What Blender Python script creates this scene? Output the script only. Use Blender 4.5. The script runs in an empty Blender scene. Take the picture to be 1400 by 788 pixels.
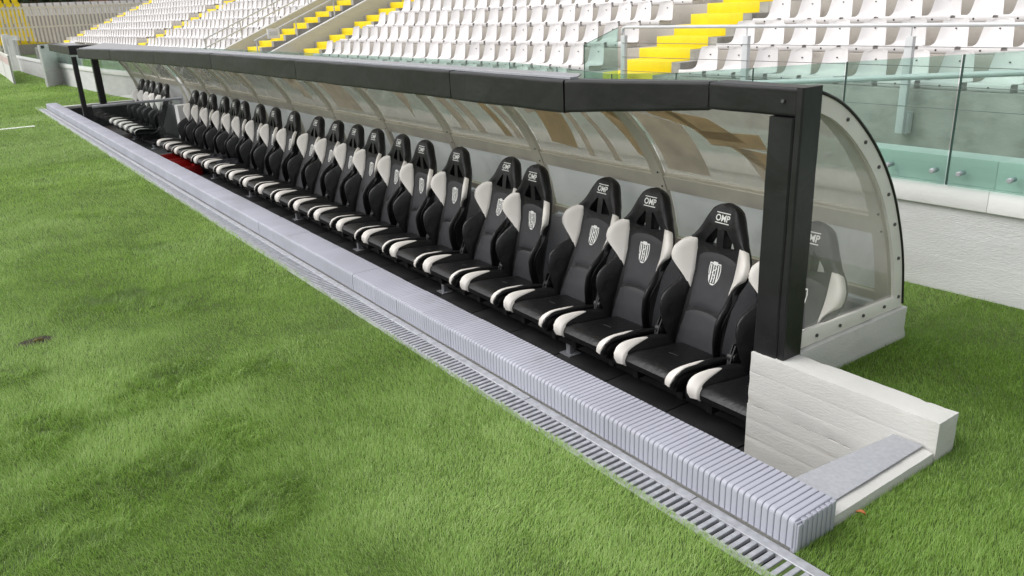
import bpy, bmesh, math, random
import numpy as np
from mathutils import Matrix, Vector, noise

random.seed(4)
RNG = np.random.default_rng(11)
SC = bpy.context.scene
COL = SC.collection

# ------------------------------------------------------------------ camera
cam_d = bpy.data.cameras.new('camera')
cam = bpy.data.objects.new('camera', cam_d)
COL.objects.link(cam)
CAM_R = ((0.58037865, 0.25005298, -0.77500589),
         (0.8132925, -0.22639019, 0.53600633),
         (-0.04142375, -0.94139311, -0.33475825))
CAM_Z = 1.7
mw = Matrix.Identity(4)
for i in range(3):
    mw[i][0] = CAM_R[i][0]
    mw[i][1] = -CAM_R[i][1]
    mw[i][2] = -CAM_R[i][2]
mw[2][3] = CAM_Z
cam.matrix_world = mw
cam_d.sensor_width = 36
cam_d.lens = 28.05
cam_d.clip_start = 0.05
cam_d.clip_end = 1000
SC.camera = cam

# ------------------------------------------------------------------ sky, sun, exposure
SUN_EL, SUN_AZ = math.radians(52), math.radians(238)     # azimuth measured from +X towards +Y: from the pitch side
world = bpy.data.worlds.new('World')
SC.world = world
world.use_nodes = True
wn, wl = world.node_tree.nodes, world.node_tree.links
wn.clear()
sky = wn.new('ShaderNodeTexSky')
sky.sky_type = 'NISHITA'
sky.sun_disc = False
sky.sun_elevation = SUN_EL
sky.sun_rotation = math.pi / 2 - SUN_AZ
sky.dust_density = 4.0
sky.air_density = 1.0
sky.ozone_density = 1.0
hs = wn.new('ShaderNodeHueSaturation')
hs.inputs['Saturation'].default_value = 0.12           # overcast: a nearly colourless sky
bg = wn.new('ShaderNodeBackground')
bg.inputs['Strength'].default_value = 0.15
wo = wn.new('ShaderNodeOutputWorld')
wl.new(sky.outputs[0], hs.inputs['Color'])
wl.new(hs.outputs[0], bg.inputs[0])
wl.new(bg.outputs[0], wo.inputs[0])

sun_d = bpy.data.lights.new('sun', 'SUN')
sun_d.energy = 0.5
sun_d.angle = math.radians(60)
sun_d.color = (1.0, 0.96, 0.9)
sun = bpy.data.objects.new('sun', sun_d)
COL.objects.link(sun)
sdir = Vector((math.cos(SUN_EL) * math.cos(SUN_AZ), math.cos(SUN_EL) * math.sin(SUN_AZ), math.sin(SUN_EL)))
sun.rotation_euler = sdir.to_track_quat('Z', 'Y').to_euler()
sun.location = sdir * 30

SC.view_settings.view_transform = 'Standard'
SC.view_settings.look = 'None'
SC.view_settings.gamma = 1
SC.view_settings.use_curve_mapping = False
SC.view_settings.exposure = 0.58
SC.cycles.use_denoising = True
SC.cycles.max_bounces = 7
SC.cycles.transparent_max_bounces = 24
SC.cycles.glossy_bounces = 3
SC.cycles.transmission_bounces = 4

# ------------------------------------------------------------------ helpers
def add3(a, b): return (a[0]+b[0], a[1]+b[1], a[2]+b[2])

def origin_of(o):
    t = Vector((0, 0, 0))
    while o is not None:
        t += o.location
        o = o.parent
    return t

class MB:
    """collects shapes and links them as one mesh object"""
    def __init__(s): s.v, s.f, s.m = [], [], []
    def add(s, verts, faces, mi=0):
        b = len(s.v)
        s.v += [tuple(map(float, p)) for p in verts]
        for f in faces:
            s.f.append(tuple(b + i for i in f)); s.m.append(mi)
        return s
    def box(s, x0, x1, y0, y1, z0, z1, mi=0):
        v = [(x, y, z) for x in (x0, x1) for y in (y0, y1) for z in (z0, z1)]
        return s.add(v, [(0,1,3,2),(4,6,7,5),(0,4,5,1),(2,3,7,6),(0,2,6,4),(1,5,7,3)], mi)
    def hexa(s, c, mi=0):
        """eight corners: bottom four in order, top four in order"""
        return s.add(c, [(3,2,1,0),(4,5,6,7),(0,1,5,4),(1,2,6,5),(2,3,7,6),(3,0,4,7)], mi)
    def bar(s, p, q, w, h, mi=0, up=(0,0,1)):
        p, q = Vector(p), Vector(q)
        d = (q - p).normalized(); u = Vector(up)
        if abs(d.dot(u)) > .98: u = Vector((1, 0, 0))
        a = d.cross(u).normalized() * (w / 2); b = a.cross(d).normalized() * (h / 2)
        c = [p-a-b, p+a-b, p+a+b, p-a+b, q-a-b, q+a-b, q+a+b, q-a+b]
        return s.add(c, [(3,2,1,0),(4,5,6,7),(0,1,5,4),(1,2,6,5),(2,3,7,6),(3,0,4,7)], mi)
    def tube(s, pts, r, n=8, mi=0):
        pts = [Vector(p) for p in pts]
        rings = []
        d = (pts[1]-pts[0]).normalized()
        a = d.cross(Vector((0, 0, 1)))
        if a.length < .05: a = d.cross(Vector((1, 0, 0)))
        a.normalize()
        for i, p in enumerate(pts):
            if i == 0: t = pts[1]-p
            elif i == len(pts)-1: t = p-pts[i-1]
            else: t = (pts[i+1]-p).normalized() + (p-pts[i-1]).normalized()
            t.normalize()
            a = (a - t*a.dot(t)).normalized(); b = t.cross(a)
            rr = r[i] if isinstance(r, (list, tuple)) else r
            rings.append([p + a*math.cos(6.28319*k/n)*rr + b*math.sin(6.28319*k/n)*rr for k in range(n)])
        v = [x for ring in rings for x in ring]; f = []
        for i in range(len(pts)-1):
            for k in range(n):
                f.append((i*n+k, i*n+(k+1) % n, (i+1)*n+(k+1) % n, (i+1)*n+k))
        f.append(tuple(reversed(range(n)))); f.append(tuple(range((len(pts)-1)*n, len(pts)*n)))
        return s.add(v, f, mi)
    def grid(s, P, mi=0, flip=False):
        n, m = len(P), len(P[0])
        f = []
        for i in range(n-1):
            for j in range(m-1):
                q = (i*m+j, i*m+j+1, (i+1)*m+j+1, (i+1)*m+j)
                f.append(q[::-1] if flip else q)
        return s.add([p for r in P for p in r], f, mi)
    def slab(s, F, B, mi=0):
        """closed sheet between a front grid F and a back grid B"""
        n, m = len(F), len(F[0]); b0 = n*m
        v = [p for r in F for p in r] + [p for r in B for p in r]; f = []
        for i in range(n-1):
            for j in range(m-1):
                a, b, c, d = i*m+j, i*m+j+1, (i+1)*m+j+1, (i+1)*m+j
                f.append((a, b, c, d)); f.append((b0+d, b0+c, b0+b, b0+a))
        for j in range(m-1):
            f.append((j+1, j, b0+j, b0+j+1)); k = (n-1)*m
            f.append((k+j, k+j+1, b0+k+j+1, b0+k+j))
        for i in range(n-1):
            f.append((i*m, (i+1)*m, b0+(i+1)*m, b0+i*m)); k = m-1
            f.append(((i+1)*m+k, i*m+k, b0+i*m+k, b0+(i+1)*m+k))
        return s.add(v, f, mi)
    def prism(s, poly, vec, mi=0):
        n = len(poly)
        v = list(poly) + [add3(p, vec) for p in poly]
        f = [tuple(range(n))[::-1], tuple(range(n, 2*n))] + [(i, (i+1) % n, n+(i+1) % n, n+i) for i in range(n)]
        return s.add(v, f, mi)
    def mesh(s, name, mats, smooth=False, bevel=0, seg=2, off=None, weld=False):
        me = bpy.data.meshes.new(name)
        v = s.v if off is None else [(p[0]-off[0], p[1]-off[1], p[2]-off[2]) for p in s.v]
        me.from_pydata(v, [], s.f)
        if any(s.m): me.polygons.foreach_set('material_index', s.m)
        for m in (mats if isinstance(mats, (list, tuple)) else [mats]): me.materials.append(m)
        bm = bmesh.new(); bm.from_mesh(me)
        if weld: bmesh.ops.remove_doubles(bm, verts=bm.verts, dist=1e-5)
        bmesh.ops.recalc_face_normals(bm, faces=bm.faces)
        if bevel:
            ed = [e for e in bm.edges if len(e.link_faces) == 2 and e.calc_face_angle(0) > .5]
            bmesh.ops.bevel(bm, geom=ed, offset=bevel, segments=seg, profile=.5, affect='EDGES', clamp_overlap=True)
        bm.to_mesh(me); bm.free()
        if smooth or bevel: me.polygons.foreach_set('use_smooth', [True]*len(me.polygons))
        if bevel or smooth == 'auto': me.set_sharp_from_angle(angle=math.radians(42))
        return me
    def build(s, name, mats, parent=None, smooth=False, bevel=0, seg=2, local=False, weld=False):
        off = None if (parent is None or local) else origin_of(parent)
        return link(name, s.mesh(name, mats, smooth, bevel, seg, off, weld), parent)

def link(name, data, parent=None, loc=None, rot=None):
    o = bpy.data.objects.new(name, data)
    COL.objects.link(o)
    if parent is not None: o.parent = parent
    if loc is not None: o.location = loc
    if rot is not None: o.rotation_euler = rot
    return o

def thing(name, label, cat, loc=(0, 0, 0), rz=0, group=None):
    o = link(name, None, None, loc, (0, 0, rz))
    o.empty_display_size = .1
    return tag(o, label, cat, group)

def tag(o, label=None, cat=None, group=None, kind=None):
    if label: o['label'] = label
    if cat: o['category'] = cat
    if group: o['group'] = group
    if kind: o['kind'] = kind
    return o

def copy_tree(o, parent=None):
    c = o.copy(); COL.objects.link(c)
    if parent is not None: c.parent = parent
    for ch in list(o.children): copy_tree(ch, c)
    return c

# ------------------------------------------------------------------ materials
MATS = {}
def mat(name, col, rough=.6, metal=0, spec=.5, var=0, vscale=4, bump=0, bscale=60, col2=None, stain=None, stain_scale=1.2,
        stain_lo=.52, stain_hi=.68, coat=0, stretch=None, coord='pos', rvar=0, detail=6, sheen=0, orand=0, wrinkle=0, wscale=16):
    m = bpy.data.materials.new(name); m.use_nodes = True
    N, L = m.node_tree.nodes, m.node_tree.links
    b = N['Principled BSDF']
    b.inputs['Roughness'].default_value = rough
    b.inputs['Metallic'].default_value = metal
    b.inputs['Specular IOR Level'].default_value = spec
    b.inputs['Coat Weight'].default_value = coat
    if sheen: b.inputs['Sheen Weight'].default_value = sheen
    b.inputs['Base Color'].default_value = (*col, 1)
    if coord == 'pos':
        g = N.new('ShaderNodeNewGeometry'); vec = g.outputs['Position']
    else:
        g = N.new('ShaderNodeTexCoord'); vec = g.outputs['Object']
    if stretch:
        mp = N.new('ShaderNodeMapping'); mp.inputs['Scale'].default_value = stretch
        L.new(vec, mp.inputs['Vector']); vec = mp.outputs['Vector']
    out = None
    if var or col2:
        n = N.new('ShaderNodeTexNoise'); n.inputs['Scale'].default_value = vscale; n.inputs['Detail'].default_value = detail
        L.new(vec, n.inputs['Vector'])
        r = N.new('ShaderNodeValToRGB')
        c2 = col2 or tuple(max(0, c*(1-var)) for c in col)
        c1 = col if col2 else tuple(min(1, c*(1+var)) for c in col)
        r.color_ramp.elements[0].position = .32; r.color_ramp.elements[1].position = .68
        r.color_ramp.elements[0].color = (*c2, 1); r.color_ramp.elements[1].color = (*c1, 1)
        L.new(n.outputs['Fac'], r.inputs['Fac']); out = r.outputs['Color']
        if rvar:
            mr = N.new('ShaderNodeMapRange'); mr.inputs['To Min'].default_value = rough-rvar; mr.inputs['To Max'].default_value = rough+rvar
            L.new(n.outputs['Fac'], mr.inputs['Value']); L.new(mr.outputs[0], b.inputs['Roughness'])
    if stain:
        n2 = N.new('ShaderNodeTexNoise'); n2.inputs['Scale'].default_value = stain_scale; n2.inputs['Detail'].default_value = 8
        n2.inputs['Roughness'].default_value = .65
        L.new(vec, n2.inputs['Vector'])
        mr = N.new('ShaderNodeMapRange'); mr.inputs['From Min'].default_value = stain_lo; mr.inputs['From Max'].default_value = stain_hi
        L.new(n2.outputs['Fac'], mr.inputs['Value'])
        mx = N.new('ShaderNodeMix'); mx.data_type = 'RGBA'
        L.new(mr.outputs[0], mx.inputs['Factor'])
        if out: L.new(out, mx.inputs['A'])
        else: mx.inputs['A'].default_value = (*col, 1)
        mx.inputs['B'].default_value = (*stain, 1); out = mx.outputs['Result']
    if orand:                                   # each piece a slightly different shade
        oi = N.new('ShaderNodeObjectInfo'); mr = N.new('ShaderNodeMapRange'); mr.inputs['To Min'].default_value = 1-orand
        L.new(oi.outputs['Random'], mr.inputs['Value'])
        mx = N.new('ShaderNodeMix'); mx.data_type = 'RGBA'; mx.blend_type = 'MULTIPLY'; mx.inputs['Factor'].default_value = 1
        if out: L.new(out, mx.inputs['A'])
        else: mx.inputs['A'].default_value = (*col, 1)
        cb_ = N.new('ShaderNodeCombineColor')
        for k_ in range(3): L.new(mr.outputs[0], cb_.inputs[k_])
        L.new(cb_.outputs[0], mx.inputs['B']); out = mx.outputs['Result']
    if out: L.new(out, b.inputs['Base Color'])
    if bump:
        n3 = N.new('ShaderNodeTexNoise'); n3.inputs['Scale'].default_value = bscale; n3.inputs['Detail'].default_value = 5
        L.new(vec, n3.inputs['Vector'])
        bp = N.new('ShaderNodeBump'); bp.inputs['Strength'].default_value = bump; bp.inputs['Distance'].default_value = .01
        L.new(n3.outputs['Fac'], bp.inputs['Height']); L.new(bp.outputs[0], b.inputs['Normal'])
        if wrinkle:
            n4 = N.new('ShaderNodeTexNoise'); n4.inputs['Scale'].default_value = wscale; n4.inputs['Detail'].default_value = 3; n4.inputs['Distortion'].default_value = 1.2
            L.new(vec, n4.inputs['Vector'])
            b2 = N.new('ShaderNodeBump'); b2.inputs['Strength'].default_value = wrinkle; b2.inputs['Distance'].default_value = .02
            L.new(n4.outputs['Fac'], b2.inputs['Height']); L.new(b2.outputs[0], bp.inputs['Normal'])
    MATS[name] = m
    return m

def glassy(name, tint, haze=.05, haze_col=(.8, .8, .78), ior=1.45, rough=.02, scratch=0, refl=1.0):
    """thin sheet: tinted see-through, a little milk, Fresnel reflection"""
    m = bpy.data.materials.new(name); m.use_nodes = True
    N, L = m.node_tree.nodes, m.node_tree.links; N.clear()
    o = N.new('ShaderNodeOutputMaterial')
    t = N.new('ShaderNodeBsdfTransparent'); t.inputs[0].default_value = (*tint, 1)
    d = N.new('ShaderNodeBsdfDiffuse'); d.inputs[0].default_value = (*haze_col, 1)
    tr = N.new('ShaderNodeBsdfTranslucent'); tr.inputs[0].default_value = (*haze_col, 1)
    dd = N.new('ShaderNodeMixShader'); dd.inputs[0].default_value = .5
    L.new(d.outputs[0], dd.inputs[1]); L.new(tr.outputs[0], dd.inputs[2])
    m1 = N.new('ShaderNodeMixShader'); m1.inputs[0].default_value = haze
    L.new(t.outputs[0], m1.inputs[1]); L.new(dd.outputs[0], m1.inputs[2])
    if scratch:
        g = N.new('ShaderNodeNewGeometry'); n = N.new('ShaderNodeTexNoise'); n.inputs['Scale'].default_value = 3.0; n.inputs['Detail'].default_value = 9
        n.inputs['Roughness'].default_value = .7
        L.new(g.outputs['Position'], n.inputs['Vector'])
        mr = N.new('ShaderNodeMapRange'); mr.inputs['From Min'].default_value = .3; mr.inputs['From Max'].default_value = .75
        mr.inputs['To Min'].default_value = max(0, haze-scratch); mr.inputs['To Max'].default_value = haze+scratch
        L.new(n.outputs['Fac'], mr.inputs['Value']); L.new(mr.outputs[0], m1.inputs[0])
    gl = N.new('ShaderNodeBsdfGlossy'); gl.inputs['Roughness'].default_value = rough
    lw = N.new('ShaderNodeLayerWeight'); lw.inputs['Blend'].default_value = .5      # Schlick, the same on both faces of a thin sheet
    pw_ = N.new('ShaderNodeMath'); pw_.operation = 'POWER'; pw_.inputs[1].default_value = 5
    L.new(lw.outputs['Facing'], pw_.inputs[0])
    f0 = ((ior-1)/(ior+1))**2
    fr = N.new('ShaderNodeMath'); fr.operation = 'MULTIPLY_ADD'; fr.inputs[1].default_value = (1-f0)*refl; fr.inputs[2].default_value = f0*refl
    L.new(pw_.outputs[0], fr.inputs[0])
    m2 = N.new('ShaderNodeMixShader')
    L.new(fr.outputs[0], m2.inputs[0]); L.new(m1.outputs[0], m2.inputs[1]); L.new(gl.outputs[0], m2.inputs[2])
    L.new(m2.outputs[0], o.inputs['Surface'])
    MATS[name] = m
    return m

M_vinyl = mat('black_vinyl', (.0095, .0095, .0105), .42, wrinkle=.15, wscale=5, var=.25, vscale=6, bump=.25, bscale=9, rvar=.06)
M_leather = mat('black_leatherette', (.0065, .0065, .0075), .40, spec=.36, wrinkle=.28, wscale=13, stain=(.022, .021, .02), stain_scale=14, stain_lo=.60, stain_hi=.80, bump=.10, bscale=420, coord='obj', var=.2, vscale=9, rvar=.05)
M_panel = mat('charcoal_fabric', (.030, .030, .034), .62, bump=.18, bscale=600, coord='obj', var=.12, vscale=20)
M_cream = mat('cream_leatherette', (.76, .73, .69), .45, bump=.08, bscale=350, coord='obj', var=.05, vscale=8)
M_print = mat('white_print', (.80, .80, .78), .5)
M_blackprint = mat('black_print', (.02, .02, .022), .5)
M_blackplastic = mat('black_plastic', (.012, .012, .012), .4)
M_kerb = mat('grey_kerb_rubber', (.372, .378, .440), .55, orand=.07, var=.07, vscale=3, bump=.08, bscale=150, stain=(.28, .285, .31), stain_scale=2.2, stain_lo=.58, stain_hi=.85)
M_steel = mat('galvanised_steel', (.42, .43, .46), .5, metal=.35, var=.18, vscale=30, bump=.05, bscale=200, stain=(.30, .27, .22), stain_scale=6, stain_lo=.62, stain_hi=.8)
M_dark = mat('dark_drain', (.015, .014, .012), .9)
M_whiteconc = mat('white_painted_concrete', (.54, .535, .51), .75, var=.05, vscale=5, bump=.25, bscale=75, stain=(.42, .40, .35), stain_scale=5, stain_lo=.58, stain_hi=.78, stretch=(.6, .6, 2.2))
M_wallwhite = mat('white_wall_paint', (.78, .78, .77), .7, var=.03, vscale=2, bump=.15, bscale=40, stain=(.68, .68, .66), stain_scale=1.4, stain_lo=.55, stain_hi=.85)
M_wallgrey = mat('light_grey_wall_paint', (.60, .60, .60), .8, var=.05, vscale=2, bump=.3, bscale=40, stain=(.52, .52, .51), stain_scale=2.2, stain_lo=.5, stain_hi=.8, stretch=(1, 1, 4))
M_plate = mat('grey_plate', (.40, .41, .44), .5, metal=.2, var=.08, vscale=60, bump=.12, bscale=300)
M_floor = mat('black_rubber_floor', (.034, .034, .035), .55, var=.3, vscale=7, bump=.3, bscale=120, stain=(.05, .05, .05), stain_scale=3, stain_lo=.55, stain_hi=.8)
M_frame = mat('cream_metal_frame', (.62, .585, .50), .45, var=.06, vscale=5, bump=.05, bscale=30)
M_framewhite = mat('white_metal_frame', (.72, .70, .65), .45, var=.05, vscale=5, bump=.05, bscale=30)
M_poly = glassy('clear_polycarbonate', (.86, .85, .82), .46, (.78, .74, .68), scratch=.14, rough=.06)
M_polyside = glassy('clear_side_polycarbonate', (.94, .945, .935), .13, (.78, .78, .75), scratch=.05, rough=.03)
M_lower = mat('grey_lower_panel', (.88, .87, .87), .45, var=.05, vscale=2, bump=.15, bscale=6, stain=(.78, .77, .77), stain_scale=2.5)
M_decal = mat('ochre_film', (.78, .68, .52), .6, var=.08, vscale=8)
M_decal2 = mat('pale_film', (.84, .79, .72), .6, var=.08, vscale=8)
M_roof = mat('grey_roof_sheet', (.26, .26, .27), .4, var=.05, vscale=2)
M_alu = mat('aluminium', (.62, .62, .63), .38, metal=.7, var=.05, vscale=10)
M_glass = glassy('green_glass', (.77, .885, .845), .03, (.45, .62, .58), ior=1.5, rough=.01, scratch=.03, refl=1.9)
M_glassclear = glassy('clear_glass', (.94, .97, .96), .0, (.5, .6, .58), ior=1.5, rough=.01, refl=.6)
M_edge = mat('glass_edge', (.03, .07, .06), .3)
M_conc = mat('stand_concrete', (.40, .37, .33), .85, var=.10, vscale=2.5, bump=.35, bscale=40, stain=(.24, .21, .18), stain_scale=2.5, stain_lo=.55, stain_hi=.75)
M_concfront = mat('weathered_concrete', (.37, .36, .33), .85, var=.12, vscale=3, bump=.4, bscale=30, stain=(.24, .23, .21), stain_scale=2.6, stain_lo=.46, stain_hi=.7, stretch=(1, 1, 1.6))
M_seat = mat('white_plastic', (.84, .815, .81), .40, orand=.20, var=.035, vscale=1.3, stain=(.66, .64, .62), stain_scale=3, stain_lo=.6, stain_hi=.9)
M_yellow = mat('yellow_paint', (.77, .61, .008), .6, var=.06, vscale=4, bump=.15, bscale=40, stain=(.66, .52, .03), stain_scale=3, stain_lo=.62, stain_hi=.85)
M_rail = mat('grey_painted_rail', (.56, .57, .58), .4, var=.05, vscale=8)
M_wire = mat('steel_wire', (.12, .12, .12), .45, metal=.6)
M_brick = mat('brick', (.32, .13, .08), .85, var=.2, vscale=3, bump=.3, bscale=12)
M_farfence = mat('cream_fence_bars', (.72, .68, .58), .6, var=.06, vscale=2)
M_white = mat('white_board', (.74, .73, .72), .5, var=.04, vscale=3, stain=(.6, .58, .56), stain_scale=2)
M_pink = mat('faded_pink_print', (.66, .50, .49), .5, var=.1, vscale=9)
M_red = mat('red_plastic', (.40, .018, .015), .42, var=.1, vscale=5)
M_cloth = mat('black_cloth', (.012, .012, .016), .85, var=.3, vscale=20, bump=.2, bscale=200, spec=.2)
M_soil = mat('bare_soil', (.030, .024, .014), .95, var=.35, vscale=40, bump=.6, bscale=90)
M_soilrim = mat('dry_thatch', (.16, .12, .05), .95, var=.3, vscale=60)
M_leaf = mat('dead_leaf', (.36, .12, .035), .7, var=.25, vscale=80)
M_line = mat('pitch_line_paint', (.75, .76, .72), .8, var=.12, vscale=30)
M_bark = mat('bark', (.07, .055, .04), .9)
M_crown = mat('dark_foliage', (.035, .06, .02), .7, var=.5, vscale=1.5)
M_pane = mat('dark_window_pane', (.04, .05, .06), .12, spec=.8)
M_ground = mat('turf_base', (.085, .140, .028), .95, var=.3, vscale=2.2, bump=.6, bscale=160, col2=(.045, .072, .015), detail=9)

def grass_mat():
    m = bpy.data.materials.new('grass_blades'); m.use_nodes = True
    N, L = m.node_tree.nodes, m.node_tree.links; N.clear()
    o = N.new('ShaderNodeOutputMaterial')
    at = N.new('ShaderNodeAttribute'); at.attribute_name = 'tone'
    r = N.new('ShaderNodeValToRGB')
    e = r.color_ramp.elements
    e[0].position = 0; e[0].color = (.050, .110, .014, 1)
    e[1].position = 1; e[1].color = (.56, .70, .30, 1)
    x = e.new(.35); x.color = (.188, .332, .040, 1)
    x = e.new(.70); x.color = (.385, .580, .145, 1)
    L.new(at.outputs['Fac'], r.inputs['Fac'])
    d = N.new('ShaderNodeBsdfDiffuse'); t = N.new('ShaderNodeBsdfTranslucent')
    g = N.new('ShaderNodeBsdfGlossy'); g.inputs['Roughness'].default_value = .45
    L.new(r.outputs[0], d.inputs[0]); L.new(r.outputs[0], t.inputs[0])
    a = N.new('ShaderNodeMixShader'); a.inputs[0].default_value = .42
    L.new(d.outputs[0], a.inputs[1]); L.new(t.outputs[0], a.inputs[2])
    b = N.new('ShaderNodeMixShader'); b.inputs[0].default_value = .04
    L.new(a.outputs[0], b.inputs[1]); L.new(g.outputs[0], b.inputs[2])
    L.new(b.outputs[0], o.inputs['Surface'])
    return m
M_grass = grass_mat()
def see_light_through(m, k):
    """thin sheet that lets daylight through diffusely"""
    N, L = m.node_tree.nodes, m.node_tree.links
    b = N['Principled BSDF']; o = N['Material Output']
    t = N.new('ShaderNodeBsdfTranslucent')
    src = b.inputs['Base Color'].links
    if src: L.new(src[0].from_socket, t.inputs[0])
    else: t.inputs[0].default_value = b.inputs['Base Color'].default_value
    mx = N.new('ShaderNodeMixShader'); mx.inputs[0].default_value = k
    L.new(b.outputs[0], mx.inputs[1]); L.new(t.outputs[0], mx.inputs[2]); L.new(mx.outputs[0], o.inputs['Surface'])
for m_ in (M_decal, M_decal2, M_lower): see_light_through(m_, .70)
see_light_through(M_seat, .12)

# ------------------------------------------------------------------ numeric helpers
def lerp_tab(tab, x):
    return float(np.interp(x, [t[0] for t in tab], [t[1] for t in tab]))
def sstep(t):
    t = min(1, max(0, t)); return t*t*(3-2*t)
def catmull(pts, n=8):
    P = [np.array(p, float) for p in pts]; P = [2*P[0]-P[1]] + P + [2*P[-1]-P[-2]]; out = []
    for i in range(1, len(P)-2):
        for k in range(n):
            t = k/n
            out.append(.5*((2*P[i])+(-P[i-1]+P[i+1])*t+(2*P[i-1]-5*P[i]+4*P[i+1]-P[i+2])*t*t+(-P[i-1]+3*P[i]-3*P[i+1]+P[i+2])*t**3))
    out.append(P[-2])
    return np.array(out)

LAT = RNG.random((256, 256))
def vnoise(x, y, sc, o=0):
    x = np.asarray(x)*sc+o*17.3+500; y = np.asarray(y)*sc+o*9.7+500
    xi = np.floor(x).astype(int); yi = np.floor(y).astype(int)
    fx = x-xi; fy = y-yi; fx = fx*fx*(3-2*fx); fy = fy*fy*(3-2*fy)
    g = lambda a, b: LAT[a % 256, b % 256]
    return (g(xi, yi)*(1-fx)+g(xi+1, yi)*fx)*(1-fy)+(g(xi, yi+1)*(1-fx)+g(xi+1, yi+1)*fx)*fy

def rough_box(name, mats, parent, x0, x1, y0, y1, z0, z1, res=.04, amp=.003, bev=.012, chip=.0, seed=0, grooves=(), groove_axis='y0'):
    """cast-concrete block: bevelled, finely divided, uneven, with board marks on one side"""
    bm = bmesh.new()
    bmesh.ops.create_cube(bm, size=1)
    for v in bm.verts:
        v.co = Vector((x0+(v.co.x+.5)*(x1-x0), y0+(v.co.y+.5)*(y1-y0), z0+(v.co.z+.5)*(z1-z0)))
    for ax, a, b in ((0, x0, x1), (1, y0, y1), (2, z0, z1)):
        n = max(1, min(90, int((b-a)/res)))
        for k in range(1, n):
            co = [0, 0, 0]; co[ax] = a+(b-a)*k/n; no = [0, 0, 0]; no[ax] = 1
            bmesh.ops.bisect_plane(bm, geom=bm.verts[:]+bm.edges[:]+bm.faces[:], plane_co=co, plane_no=no)
    for g in grooves:
        for dz in (-.0025, 0, .0025):
            bmesh.ops.bisect_plane(bm, geom=bm.verts[:]+bm.edges[:]+bm.faces[:], plane_co=(0, 0, g+dz), plane_no=(0, 0, 1))
    lo, hi = (x0, y0, z0), (x1, y1, z1)
    for v in bm.verts:
        c = v.co.copy()
        near = [min(c[i]-lo[i], hi[i]-c[i]) for i in range(3)]
        on = [i for i in range(3) if near[i] < 1e-5]
        if len(on) >= 2:                                   # worn edges
            r = bev*(.6+.6*noise.noise(c*22+Vector((seed, 0, 0)))) + (chip*max(0, noise.noise(c*27+Vector((0, seed, 3)))-.1)*2.6 if chip else 0)
            for i in on:
                v.co[i] += (r if c[i] < (lo[i]+hi[i])/2 else -r)*.7
        d = noise.noise(c*11+Vector((seed, seed, 0)))*amp + noise.noise(c*3.1)*amp*1.2
        for i in on:
            v.co[i] += d
        for g in grooves:
            if abs(c.z-g) < .0012 and (1 in on):
                wv = .6+.8*noise.noise(Vector((c.x*5, g*30, 1)))
                v.co.y += (.0009 if c.y < (y0+y1)/2 else -.0009)*max(.0, wv)
    off = origin_of(parent) if parent is not None else Vector((0, 0, 0))
    for v in bm.verts: v.co -= off
    me = bpy.data.meshes.new(name); bm.normal_update(); bm.to_mesh(me); bm.free()
    me.polygons.foreach_set('use_smooth', [True]*len(me.polygons)); me.set_sharp_from_angle(angle=math.radians(24))
    me.materials.append(mats)
    return link(name, me, parent)

# ================================================================== THE SETTING
FLOOR = -.47
X_END, X_FAR = -1.25, -19.9           # near and far end of the dugout pit
g = MB()
for x0, x1, y0, y1 in ((-400, 400, -400, 1.752), (X_END, 400, 1.752, 400), (-400, X_FAR, 1.752, 400),
                       (-1.97, X_END, 2.908, 400), (X_FAR, -1.97, 3.80, 400)):
    g.add([(x0, y0, 0), (x1, y0, 0), (x1, y1, 0), (x0, y1, 0)], [(0, 1, 2, 3)])
tag(g.build('ground', M_ground), kind='structure')

# dugout floor: black rubber tiles on a slab
fl = MB().box(X_FAR, X_END+.02, 2.05, 3.75, FLOOR-.2, FLOOR-.012).build('dugout_floor', M_floor)
tag(fl, kind='structure')
tile_me = MB().box(-.246, .246, -.246, .246, 0, .012).mesh('floor_tile', M_floor, bevel=.004)
for i in range(38):
    for j in range(4):
        x = X_END-.27-.5*i; y = 2.14+.27+.5*j
        if x < X_FAR+.2 or y > 3.6: continue
        link('floor_tile', tile_me, fl, (x, y-.02, FLOOR-.011+.002*random.random()))

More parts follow.
